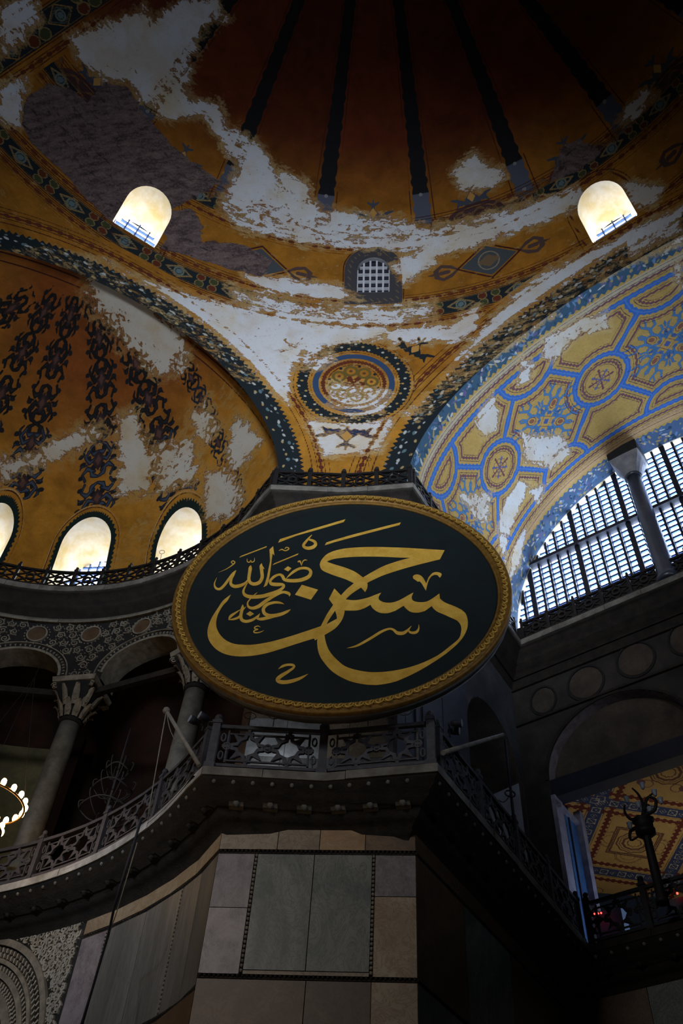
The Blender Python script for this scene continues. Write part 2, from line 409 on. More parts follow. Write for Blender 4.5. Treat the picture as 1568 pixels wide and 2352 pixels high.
def arch_F(th, h, th0, hw, h0, hs, ht, scale):
    """window opening in (angle, height): straight sides to hs, round head to ht. negative inside; approx metres"""
    x = (th-th0)*scale; w = hw
    up_ = 1-np.hypot(x/w, (h-hs)/(ht-hs)); up_ = up_*w
    lo_ = np.minimum(w-np.abs(x), h-h0)
    inside = np.where(h > hs, up_, lo_)
    return -inside

# colours of the paint; dark red carries the light falloff up the dome
OCH = np.array((.31, .128, .013)); OCH2 = np.array((.38, .175, .022)); RED_DIM = np.array((.105, .020, .006)); BRN = np.array((.20, .075, .012))
DK = np.array((.012, .018, .022)); BLU = np.array((.030, .055, .095)); GRN = np.array((.055, .065, .025)); MAR = np.array((.10, .025, .012)); CRE = np.array((.45, .38, .22))

def guilloche(pt, a, b, hw, per, idx, dk=DK):
    """dark band with alternating diamonds and quatrefoils. a along, b across"""
    pt.put('d1', hw-np.abs(b), dk, idx)
    k = (a/per) % 1.0; xa = (k-.25)*per; xb = np.where(k > .5, k-.75, k+.25)*per
    r = rhomb(xa, b, per*.27, hw*.95); 
    pt.put('d2', .018-np.abs(r-.03), np.array((.26, .15, .045)), idx)
    pt.put('d2', .012-np.abs(rhomb(xa, b, per*.20, hw*.62)), np.array((.13, .14, .10)), idx)
    pt.put('d2', .016-np.abs(np.abs(b)-hw*.86), np.array((.16, .09, .03)), idx)
    pt.put('d2', .10-np.hypot(xa, b), np.array((.10, .15, .17)), idx)
    pt.put('d2', np.minimum(.19-np.hypot(xa, b), np.hypot(xa, b)-.13), np.array((.13, .15, .12)), idx)
    pt.put('d2', .028-np.hypot(xa, b), np.array((.45, .20, .03)), idx)
    for sx in (-1, 1):
        for sy in (-1, 1):
            e = np.hypot((xb-sx*per*.115)/1.2, b-sy*hw*.46)
            pt.put('d2', hw*.47-e, np.array((.24, .17, .07)), idx)
    for sx in (-1, 1):
        for sy in (-1, 1):
            e = np.hypot((xb-sx*per*.115)/1.2, b-sy*hw*.46)
            pt.put('d2', np.where(hw*.40-e > 0, hw*.40-e+.5, -1), GRN*.8 if sx*sy > 0 else np.array((.095, .022, .010)), idx)
def crenel(pt, a, b, b0, wd, per, idx, col=MAR):
    bb = b-b0; t = saw(a, per)
    pt.put('d1', wd*(.30+.45*(t > .5)+.12*(saw(a, per*.5) > .6))-np.abs(bb), col, idx)
    for e in (-wd*1.25, wd*1.25): pt.put('d3', .018-np.abs(bb-e), None, idx)
def toothed(pt, a, b, lo, hi, per, idx, col=DK, sgn=1):
    mid = (lo+hi)/2; hw = (hi-lo)/2; t = saw(a, per)*.13
    q = b-mid; pt.put('d1', np.minimum(hw-t-q, q+hw), col, idx)
    # small white and yellow flowers scattered in the band
    for k, (pp, off, rr, cc) in enumerate(((.62, .12, .045, (.42, .44, .42)), (.62, -.16, .04, (.36, .27, .12)), (.83, .02, .05, (.10, .17, .20)), (.37, .22, .03, (.14, .20, .22)), (.47, -.02, .03, (.40, .42, .44)))):
        u = ((a+k*.29)/pp) % 1-.5
        pt.put('d2', ell(u*pp, q-off-.10*np.sin(a*2.3+k), rr*1.9, rr), np.array(cc), idx)
CROWN = [[(0, 0, .03), (0, .35, .09), (0, .62, .05), (0, .86, .02)], [(-.62, .0, .02), (-.45, .22, .09), (-.2, .1, .07), (0, .32, .05)], [(.62, .0, .02), (.45, .22, .09), (.2, .1, .07), (0, .32, .05)],
         [(-.75, .38, .04), (-.52, .3, .07), (-.42, .12, .07)], [(.75, .38, .04), (.52, .3, .07), (.42, .12, .07)], [(-.2, .75, .04), (0, .62, .06), (.2, .75, .04)]]
def palmette(pt, p, cen, sc_, col, flip=1, idx=None, side=None):
    idx = pt.near(p, 1.6*sc_+.2) if idx is None else idx
    e1, e2 = frame_at(cen, p); q = pt.V[idx]-p; x = q@e1/sc_; y = q@e2*flip/sc_
    if side is not None: x, y = (x*math.cos(side)+y*math.sin(side)), (-x*math.sin(side)+y*math.cos(side))
    for S in CROWN: pt.put('d1', stroke_sd(x, y, S)*sc_, col, idx)
    for a_ in (-.22, .22): pt.put('d1', stroke_sd(x, y, [(0, .05, .03), (a_, .25, .05), (0, .5, .03)])*sc_, col, idx)
    pt.put('d2', rhomb(x, y-.32, .16, .22)*sc_, np.array((.45, .24, .06)), idx)
def pxpoly(shell, P):
    return shell.flat(shell.hit(P))
def add_loss(pt, shell, polys, key='loss', soft=.55, fl=None):
    fl = shell.flat(pt.V) if fl is None else fl
    for P in polys:
        Q = pxpoly(shell, P); lo = Q.min(0)-1.0; hi = Q.max(0)+1.0
        i = np.nonzero(((fl > lo) & (fl < hi)).all(1))[0]
        if len(i): pt.put(key, np.minimum(poly_sd(fl[i, 0], fl[i, 1], Q)/soft, .36 if key == 'loss' else 1), None, i)

# ---------------- main semidome
H0 = 21.4
WIN_S = [(math.radians(-30.2), .80, 28.5, 29.55, 30.32), (math.radians(41.3), .80, 28.5, 29.5, 30.26), (math.radians(5.8), .58, 28.95, 29.75, 30.2),
         (math.radians(-66.2), .8, 28.5, 29.5, 30.3), (math.radians(77), .8, 28.5, 29.5, 30.3)]
def semiF(V):
    q = V-semi.c
    f1 = ARC_D-V@ARC_N
    s = q@ew; b = q@eb; h = np.maximum(q[:, 2], -1.177)
    f2 = (np.sqrt(((s+.555)/7.787)**2+((h+1.177)/6.877)**2)-1)*6.5; f2 = np.where(b > 0, f2, 9)
    f = np.minimum(f1, f2)
    az = np.arctan2(q[:, 0], q[:, 1]); R = np.hypot(q[:, 0], q[:, 1])
    for w in WIN_S: f = np.minimum(f, arch_F(az, V[:, 2], *w, R))
    return f
def build_semi():
    out = []
    for tier, (n, m, t0, t1, p0, p1) in enumerate(((930, 360, -73, 73, -7.3, 44.0), (560, 190, -80, 80, 44.0, 82.0))):
        G = gridV(semi.P, np.radians(np.linspace(t0, t1, n)), np.radians(np.linspace(p0, p1, m)))
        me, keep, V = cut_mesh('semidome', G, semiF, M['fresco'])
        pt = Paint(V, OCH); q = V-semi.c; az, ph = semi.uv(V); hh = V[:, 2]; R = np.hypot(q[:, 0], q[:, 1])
        alt = np.clip((np.degrees(ph)-38)/13, 0, 1)[:, None]  # light falloff painted in: ochre darkens to red-brown toward the crown
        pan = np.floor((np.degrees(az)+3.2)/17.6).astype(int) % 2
        base = OCH*(1-alt)+(RED_DIM*1.15)*alt
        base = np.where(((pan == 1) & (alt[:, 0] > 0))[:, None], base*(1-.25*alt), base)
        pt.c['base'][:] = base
        if tier == 1: apex = np.degrees(ph)
        # ribs
        top = ph > math.radians(37.4)
        I = np.nonzero(top)[0]
        u = ((np.degrees(az[I])+3.2+8.8) % 17.6)-8.8; x = np.radians(u)*R[I]; y = 15.5*(ph[I]-math.radians(37.4))
        sc_ = np.clip(1.0-.045*y, .35, 1)
        for e in (-.43, .43): pt.put('d3', .020-np.abs(x-e*sc_), None, I)
        yy_ = (y/1.05) % 1-.5
        cc = np.where((y < 1.6)[:, None], np.array((.075, .085, .12)), np.array((.010, .010, .012)))
        for S in (ell(x/sc_, yy_*1.05, .33, .56), ell(np.abs(x/sc_)-.10, (np.abs(yy_)-.36)*1.05, .20, .12), ell(np.abs(x/sc_)-.22, (np.abs(yy_)-.5)*1.05, .13, .16), .05-np.abs(x/sc_)):
            sd = np.clip(S, -1, 1); mm = sd > pt.a['d1'][I]; pt.a['d1'][I[mm]] = sd[mm]; pt.c['c1'][I[mm]] = cc[mm]
        pt.put('d2', np.where(y < 2.2, .07-np.hypot(x, yy_*1.05), -1), np.array((.20, .20, .22)), I)
        if tier == 0:
            # ring bands
            for hc, hw, per in ((28.13, .30, 2.0), (30.83, .26, 1.9)):
                phc = math.asin((hc-H0)/15.5); b = 15.5*(ph-phc); a = az*15.5*math.cos(phc)
                I = np.nonzero(np.abs(b) < 1.2)[0]
                guilloche(pt, a[I], b[I], hw, per, I)
                for e in (-1, 1):
                    pt.put('d3', .02-np.abs(b[I]-e*(hw+.05)), None, I)
                    crenel(pt, a[I], b[I], e*(hw+.22), .075, .42, I)
                    pt.put('d3', .016-np.abs(b[I]-e*(hw+.42)), None, I)
            # rosettes between the windows
            for azc in (-48, -12.2, 23.6, 59):
                p = semi.P(np.array(math.radians(azc)), np.array(math.asin((29.45-H0)/15.5)))
                I = pt.near(p, 2.6); e1, e2 = frame_at(semi.c, p); qq = V[I]-p; x = qq@e1; y = qq@e2
                pt.put('d1', rhomb(x, y, 1.0, .62), np.array((.055, .065, .075)), I)
                pt.put('d3', .03-np.abs(rhomb(x, y, 1.12, .72)), None, I)
                pt.put('d2', rhomb(x, y, .42, .26), np.array((.14, .09, .05)), I)
                pt.put('d2', .025-np.abs(np.hypot(x, y)-.36), np.array((.22, .18, .12)), I)
                for sx in (-1, 1):
                    X = x*sx-1.55
                    for S in ([(-.45, 0, .03), (-.2, .18, .07), (.1, .28, .06), (.35, .12, .07), (.25, -.12, .04)], [(-.45, 0, .03), (-.2, -.18, .07), (.1, -.28, .06), (.35, -.12, .07), (.25, .12, .04)], [(-.1, 0, .08), (.15, 0, .08)], [(.4, 0, .05), (.62, .0, .02)]):
                        pt.put('d1', stroke_sd(X, y, S), np.array((.075, .045, .04)), I)
            # crowned half discs over the upper ring
            for k in range(-4, 5):
                azc = math.radians(5.6+17.6*k); p = semi.P(np.array(azc), np.array(math.radians(38.2)))
                I = pt.near(p, 2.4); e1, e2 = frame_at(semi.c, p); qq = V[I]-p; x = qq@e1; y = qq@e2
                pt.put('d1', np.minimum(ell(x, y, 1.05, .55), y), np.array((.06, .032, .035)), I)
                pt.put('d2', np.where(y > 0, .02-np.abs(ell(x, y, 1.05, .55)-.13), -1), np.array((.20, .10, .03)), I)
                pt.put('d2', np.where(y > 0, .05-np.abs(np.sin(x*9)*.12+.2-y), -1), np.array((.13, .07, .03)), I)
                palmette(pt, p+e2*.5, semi.c, .95, np.array((.05, .06, .085)), 1)
            # border of the exedra arch
            dq = 15.5*(np.arccos(np.clip((q@ARC_N)/15.5, -1, 1))-math.acos((ARC_D-semi.c@ARC_N)/15.5))
            cC = semi.c+ARC_N*(ARC_D-semi.c@ARC_N); r0 = V-cC; aa = 6.4*np.arctan2(r0@np.cross(ARC_N, [0, 0, 1]), r0[:, 2])
            I = np.nonzero((dq < 2.2) & (q[:, 1] > -5))[0]
            for kk in ('d1', 'd2', 'd3'): pt.bury(kk, 1.75-dq[I], I)
            toothed(pt, aa[I], dq[I], -.05, .80, .20, I)
            pt.put('d3', .02-np.abs(dq[I]-1.02), None, I); crenel(pt, aa[I], dq[I], 1.30, .09, .30, I); pt.put('d3', .015-np.abs(dq[I]-1.55), None, I)
            # border of the barrel arch
            s = q@ew; bb = q@eb; z = np.maximum(q[:, 2], -1.177)
            E = np.hypot((s+.555)/7.787, (z+1.177)/6.877); g = np.hypot((s+.555)/7.787**2, (z+1.177)/6.877**2)/E
            db = np.where(bb > 0, (E-1)/g, 9); ab = 7.2*np.arctan2(s+.555, z+1.177)
            I = np.nonzero(db < 2.2)[0]
            for kk in ('d1', 'd2', 'd3'): pt.bury(kk, np.minimum(1.6-db[I], dq[I]-.9), I)
            toothed(pt, ab[I], db[I], -.05, .72, .20, I)
            pt.put('d3', .02-np.abs(db[I]-.95), None, I); crenel(pt, ab[I], db[I], 1.25, .08, .30, I); pt.put('d3', .015-np.abs(db[I]-1.5), None, I)
            lowp = np.nonzero((hh < 25.5) & (dq > 0) & (db > 0) & (np.abs(np.degrees(az)) < 20))[0]
            pt.c['base'][lowp] = OCH2*1.05
            # the great roundel of the pendentive
            p = semi.hit([(812, 882)])[0]; I = pt.near(p, 3.0); e1, e2 = frame_at(semi.c, p); qq = V[I]-p; x = qq@e1; y = qq@e2; r = np.hypot(x, y); an = np.arctan2(y, x)
            for kk in ('d1', 'd2', 'd3'): pt.bury(kk, 2.02-r, I)
            t = saw(an*1.9, .16)*.09
            pt.put('d1', np.minimum(1.93-t-r, r-1.50-t*.6), DK, I)
            for k in range(44):
                a0 = k*2*PI/44; rr = 1.62+.10*(k % 3); pt.put('d2', ell(x-rr*math.cos(a0), y-rr*math.sin(a0), .055, .045), np.array((.42, .42, .36) if k % 2 else (.35, .24, .08)), I)
            pt.put('d3', .02-np.abs(r-2.0), None, I); pt.put('d3', .016-np.abs(r-1.45), None, I)
            pt.put('d1', .10-np.abs(r-1.27), np.array((.028, .058, .13)), I)
            pt.put('d1', .05+.03*(saw(an, .12) > .5)-np.abs(r-1.02), MAR, I); pt.put('d3', .02-np.abs(r-.88), None, I)
            for k in range(8):
                a0 = k*PI/4+.2; X = x-.60*math.cos(a0); Y = y-.60*math.sin(a0)
                pt.put('d1', .05-np.abs(np.hypot(X, Y)-.20), np.array((.12, .085, .02)), I)
                pt.put('d1', .06-np.hypot(X, Y), np.array((.10, .04, .02)), I)
                X = x-.83*math.cos(a0+.39); Y = y-.83*math.sin(a0+.39); pt.put('d1', .06-np.hypot(X, Y), DK, I)
            for k in range(6):
                a0 = k*PI/3; pt.put('d1', stroke_sd(x, y, [(0, 0, .02), (.30*math.cos(a0), .30*math.sin(a0), .09), (.22*math.cos(a0+.5), .22*math.sin(a0+.5), .03)]), MAR, I)
            palmette(pt, semi.hit([(797, 983)])[0], semi.c, 1.25, np.array((.018, .03, .075)), -1)
            palmette(pt, semi.hit([(940, 815)])[0], semi.c, 1.0, DK, 1, side=-.7); palmette(pt, semi.hit([(672, 805)])[0], semi.c, .8, DK, 1, side=.7)
            # painted border round the windows
            for (w0, hw, h0, hs, ht) in WIN_S:
                I = np.nonzero((np.abs(az-w0) < .2) & (np.abs(hh-29.3) < 2))[0]
                g = arch_F(az[I], hh[I], w0, hw, h0, hs, ht, R[I])
                big = abs(w0-math.radians(5.8)) < .01
                if big:
                    for kk in ('d1', 'd2', 'd3'): pt.bury(kk, .55-g, I)
                    pt.put('d1', np.minimum(.46-g, g+.1), np.array((.05, .048, .055)), I)
                    pt.put('d2', np.where(saw((az[I]*R[I]+hh[I]*1.1), .24) > .55, .06-np.abs(g-.28), -1), np.array((.16, .11, .06)), I)
                    pt.put('d3', .025-np.abs(g-.50), None, I)
                else:
                    pt.put('d1', np.where(saw(az[I]*R[I]+hh[I], .3) > .5, .045-np.abs(g-.24), -1), MAR, I); pt.put('d3', .02-np.abs(g-.36), None, I)
            # ornament band of the great arch
        mg = np.array([math.cos(math.radians(57.8)), math.sin(math.radians(57.8)), 0]); dg = q@mg
        I = np.nonzero((np.abs(dg) < 2.2) & (q[:, 0] < 0))[0]; ag = 15.5*np.arctan2(q[I, 2], -q[I]@np.array([mg[1], -mg[0], 0]))
        for kk in ('d1', 'd2', 'd3'): pt.bury(kk, .95-np.abs(dg[I]), I)
        guilloche(pt, ag, dg[I], .42, 2.2, I)
        for e in (-1, 1): crenel(pt, ag, dg[I], e*.72, .08, .4, I); pt.put('d3', .02-np.abs(dg[I]-e*.48), None, I)
        fl = semi.flat(V)
        add_loss(pt, semi, LOSS_S, 'loss', .6, fl); add_loss(pt, semi, RAW_S, 'raw', .5, fl)
        if tier == 0:
            for pp_, rr_ in (((797, 1000), 1.3), ((955, 805), 1.0)):
                I = pt.near(semi.hit([pp_])[0], rr_); I = I[pt.a['d1'][I] > -.02]; pt.a['loss'][I] = np.minimum(pt.a['loss'][I], -.20)
        if tier == 0:
            I = np.nonzero((dq < .95) & (q[:, 1] > -5))[0]; pt.a['loss'][I] = np.minimum(pt.a['loss'][I], -.20)
            I = np.nonzero((db < .85) & (V[:, 0] < 8.5))[0]; pt.a['loss'][I] = np.minimum(pt.a['loss'][I], -.12)
            p = semi.hit([(812, 882)])[0]; I = pt.near(p, 2.05); pt.a['loss'][I] = np.clip(pt.a['loss'][I], -.5, .12)
        # sheltered sound paint: keep the high panels whole
        pt.a['loss'][:] = np.maximum(pt.a['loss'], -.82 if tier == 0 else -1.6)
        if tier == 0:
            hi_ = np.nonzero((np.degrees(ph) > 38) & (pt.a['loss'] < -.8))[0]; pt.a['loss'][hi_] = -1.35
            band_ = np.nonzero((hh < 30.6) & (hh > 24) & (pt.a['loss'] < -.4))[0]; pt.a['loss'][band_] = np.maximum(pt.a['loss'][band_], -.62)
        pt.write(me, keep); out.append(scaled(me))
    return out
LOSS_S = [
    [(0, 0), (75, 0), (100, 45), (60, 95), (0, 140)],
    [(165, 88), (330, 22), (350, 45), (430, 0), (500, 0), (520, 40), (470, 70), (440, 150), (420, 200), (440, 235), (500, 240), (520, 300), (500, 310), (470, 262), (380, 272), (330, 240), (300, 185), (240, 185), (180, 130)],
    [(500, 300), (560, 300), (600, 340), (640, 420), (740, 480), (870, 500), (1000, 520), (1150, 480), (1330, 430), (1350, 470), (1240, 510), (1100, 560), (1000, 590), (850, 560), (740, 565), (560, 525), (500, 480), (520, 420), (540, 380)],
    [(0, 585), (110, 575), (230, 600), (340, 650), (470, 690), (600, 715), (700, 740), (800, 750), (890, 745), (880, 775), (780, 790), (700, 800), (668, 850), (662, 925), (600, 880), (540, 860), (480, 815), (420, 790), (330, 720), (250, 670), (150, 630), (0, 620)],
    [(700, 790), (760, 785), (770, 830), (730, 850), (700, 850)], [(760, 880), (900, 900), (880, 950), (800, 955), (750, 930)],
    [(560, 630), (700, 648), (790, 660), (830, 690), (720, 685), (610, 668)],
    [(700, 965), (900, 965), (870, 1035), (745, 1045)],
    [(1010, 900), (1050, 820), (1120, 745), (1170, 690), (1230, 640), (1330, 590), (1568, 475), (1568, 535), (1440, 600), (1300, 695), (1200, 765), (1100, 845), (1030, 900), (960, 965), (930, 950)],
    [(1060, 730), (1100, 700), (1090, 760), (1040, 790), (1000, 780)], [(880, 760), (1000, 745), (1060, 760), (990, 785), (900, 790)],
    [(1040, 395), (1090, 355), (1130, 385), (1160, 400), (1130, 430), (1060, 440)], [(1410, 280), (1450, 240), (1500, 195), (1510, 215), (1470, 260), (1430, 290)],
    [(1430, 420), (1520, 430), (1500, 470), (1455, 475)], [(880, 610), (1010, 560), (1000, 600), (930, 650)], [(0, 200), (60, 180), (40, 290), (0, 280)],
    [(520, 655), (640, 685), (760, 705), (900, 705), (1000, 695), (1000, 725), (900, 745), (760, 745), (640, 725), (540, 690)], [(560, 505), (700, 530), (860, 535), (1000, 530), (1150, 500), (1150, 530), (1000, 570), (860, 575), (700, 560)],
    [(640, 395), (700, 420), (720, 470), (650, 440)],
]
RAW_S = [[(62, 225), (110, 190), (165, 205), (200, 235), (240, 190), (290, 200), (340, 270), (400, 340), (470, 390), (512, 418), (445, 455), (400, 480), (385, 545), (330, 500), (262, 515), (200, 460), (130, 380), (70, 330), (50, 280)],
         [(385, 545), (392, 480), (440, 480), (465, 520), (462, 555), (560, 562), (625, 600), (600, 635), (520, 615), (440, 590), (370, 570)],
         [(1265, 420), (1290, 330), (1330, 320), (1385, 350), (1330, 390)]]
# ---------------- exedra half dome
def win_exe():
    W = []
    for (L, R_, T, yb) in (((143, 1241), (255, 1238), (206, 1188), 1300), ((361, 1234), (463, 1232), (418, 1166), 1300), ((-70, 1215), (41, 1200), (-12, 1140), 1280)):
        (t0, p0), (t1, p1), (t2, p2) = [tuple(float(q) for q in exe.uv(exe.hit([c])[0])) for c in (L, R_, T)]
        hL = float(exe.hit([L])[0][2]); hR = float(exe.hit([R_])[0][2]); hT = float(exe.hit([T])[0][2])
        W.append(((t0+t1)/2, abs(t1-t0)/2, (hL+hR)/2-.1, hT))
    return W
WIN_E = win_exe()
def exeF(V):
    f = V@ARC_N-ARC_D-.02
    th, ph = exe.uv(V)
    for (t0, hw, hs, ht) in WIN_E: f = np.minimum(f, arch_F(th, V[:, 2], t0, hw*9, 20.0, hs, ht, 9.0))
    return f
CART = [[(0, 0, .05), (.30, .12, .07), (.52, .42, .07), (.34, .62, .08), (.10, .50, .05)], [(.12, .95, .05), (.42, .80, .09), (.62, .95, .05), (.50, 1.18, .06)], [(.0, .30, .05), (.18, .36, .09), (.30, .30, .04)],
        [(0, 1.15, .05), (.22, 1.05, .09), (.30, .85, .05)], [(.5, .1, .03), (.62, .22, .06), (.56, .40, .04)], [(.45, .68, .03), (.66, .66, .06), (.74, .78, .02)]]
def build_exe():
    n, m = 640, 360
    G = gridV(exe.P, np.radians(np.linspace(-97, 97, n)), np.radians(np.linspace(-6.8, 89.5, m)))
    me, keep, V = cut_mesh('exedra_half_dome', G, exeF, M['fresco_ex'])
    pt = Paint(V, (.42, .20, .022)); th, ph = exe.uv(V); hh = V[:, 2]
    alt = np.clip((np.degrees(ph)-38)/30, 0, 1)[:, None]
    pt.c['base'][:] = np.array((.44, .20, .022))*(1-alt)+np.array((.22, .065, .012))*alt
    # chains of strapwork rising from the windows to the crown of the arch
    fl = exe.flat(V)
    for P_, w0, w1, narrow in (([(222, 1182), (224, 1100), (228, 1000), (233, 900), (230, 800), (218, 720), (205, 670)], 1.15, .42, 0), ([(418, 1165), (394, 1095), (372, 1020), (345, 930), (318, 850), (285, 770), (250, 710)], 1.15, .42, 0),
                               ([(45, 1150), (58, 1080), (76, 1000), (104, 900), (134, 810), (160, 730), (175, 680)], 1.15, .42, 0), ([(-90, 1120), (-30, 980), (15, 880), (62, 790), (105, 710), (135, 665)], 1.05, .45, 0),
                               ([(548, 1170), (530, 1090), (502, 1020), (476, 950), (440, 870), (400, 810)], .62, .4, 1), ([(-160, 860), (-60, 780), (10, 720), (80, 675)], 1.0, .45, 0)):
        Q = catmull(pxpoly(exe, P_), 6); best = np.full(len(V), 9.0); al = np.zeros(len(V)); ac = np.zeros(len(V)); L0 = 0
        tot = np.linalg.norm(np.diff(Q, axis=0), axis=1).sum()
        I = np.nonzero((np.min(((fl[:, None, :]-Q[None, ::4])**2).sum(2), 1) < 4.0))[0]; f = fl[I]; bs = np.full(len(I), 9.0); al = np.full(len(I), -1.0); ac = np.zeros(len(I))
        for q0, q1 in zip(Q[:-1], Q[1:]):
            e = q1-q0; L = np.linalg.norm(e); tt = (f-q0)@e/L; tc_ = np.clip(tt, 0, L); d_ = np.hypot(*(f-q0-np.outer(tc_, e/L)).T); cr = (f[:, 0]-q0[0])*-e[1]/L+(f[:, 1]-q0[1])*e[0]/L
            mm = d_ < bs; bs[mm] = d_[mm]; al[mm] = (L0+tc_)[mm]; ac[mm] = cr[mm]; L0 += L
        fr_ = al/tot; wid = w0+(w1-w0)*fr_; xs = np.abs(ac)/wid; per = 1.25 if not narrow else .9
        k = al/per; fr = (k % 1)*1.25; fr = np.where(np.floor(k) % 2 == 1, 1.25-fr, fr); ok_ = (bs < 1.6) & (fr_ > .001) & (fr_ < .999)
        up_dark = fr_ > (.38 if not narrow else .8)
        for S in CART:
            sd = np.where(ok_, stroke_sd(xs, fr, S)*wid*1.05, -1)
            for msk, cc, cc2 in ((~up_dark, (.016, .020, .030), (.05, .068, .105)), (up_dark, (.010, .009, .010), (.022, .020, .022))):
                pt.put('d1', np.where(msk, sd, -1), np.array(cc), I); pt.put('d2', np.where(msk, sd-.045, -1), np.array(cc2), I)
        if not narrow:
            for (ax_, ay_, ra, rb) in ((.62, .62, .09, .05), (.22, .22, .06, .10), (.2, .85, .07, .09), (.72, .35, .08, .05), (.66, 1.05, .08, .05), (.36, .50, .05, .08)):
                pt.put('d1', np.where(ok_, ell(xs-ax_, fr-ay_, ra*1.5, rb*1.6)*wid, -1), np.array((.014, .014, .018)), I)
        pt.put('d1', np.where(ok_, (.055-np.abs(rhomb(xs, fr-.6, .30, .40)-.08))*wid, -1), np.array((.035, .02, .022)), I)
        pt.put('d1', np.where(ok_, rhomb(xs, fr-.6, .14, .2), -1), np.array((.10, .05, .04)), I)
    # toothed dark borders round the windows
    for (t0, hw, hs, ht) in WIN_E:
        I = np.nonzero((np.abs(th-t0) < .45) & (hh < ht+1.3))[0]
        g = arch_F(th[I], hh[I], t0, hw*9, 20.0, hs, ht, 9.0)
        for kk in ('d1', 'd2'): pt.bury(kk, .50-g, I)
        an = np.arctan2((th[I]-t0)*9, hh[I]-hs); s = np.where(hh[I] > hs, an*1.2, hh[I])
        pt.put('d1', np.minimum(.30-saw(s, .14)*.11-g, g+.1), np.array((.010, .022, .020)), I)
        pt.put('d3', .022-np.abs(g-.40), None, I)
        pt.put('d2', .014-np.abs(g-.45), np.array((.5, .42, .28)), I)
    # lines inside the arch
    da = V@ARC_N-ARC_D; I = np.nonzero(da < 1.0)[0]
    pt.put('d3', .03-np.abs(da[I]-.25), None, I); pt.put('d3', .025-np.abs(da[I]-.55), None, I)
    add_loss(pt, exe, [[(200, 625), (300, 660), (420, 770), (425, 840), (370, 850), (330, 830), (270, 770), (215, 700)], [(0, 1060), (60, 1050), (130, 1010), (220, 975), (245, 990), (170, 1035), (80, 1070), (0, 1110)],
                       [(272, 960), (305, 950), (352, 1060), (335, 1130), (275, 1130)], [(545, 960), (600, 1010), (560, 1060), (530, 1090), (520, 1040)], [(350, 1030), (440, 1010), (450, 1110), (360, 1130)],
                       [(470, 1090), (520, 1070), (560, 1140), (530, 1190), (470, 1190)], [(470, 930), (500, 980), (470, 1020), (440, 960)]], 'loss', .95)
    pt.a['loss'][:] = np.maximum(pt.a['loss'], -.95)
    bits = np.nonzero((fl[:, 0] > pxpoly(exe, [(440, 1000)])[0][0]) & (hh < 28) & (pt.a['loss'] < -.5))[0]; pt.a['loss'][bits] = -.42
    pt.write(me, keep); return scaled(me)
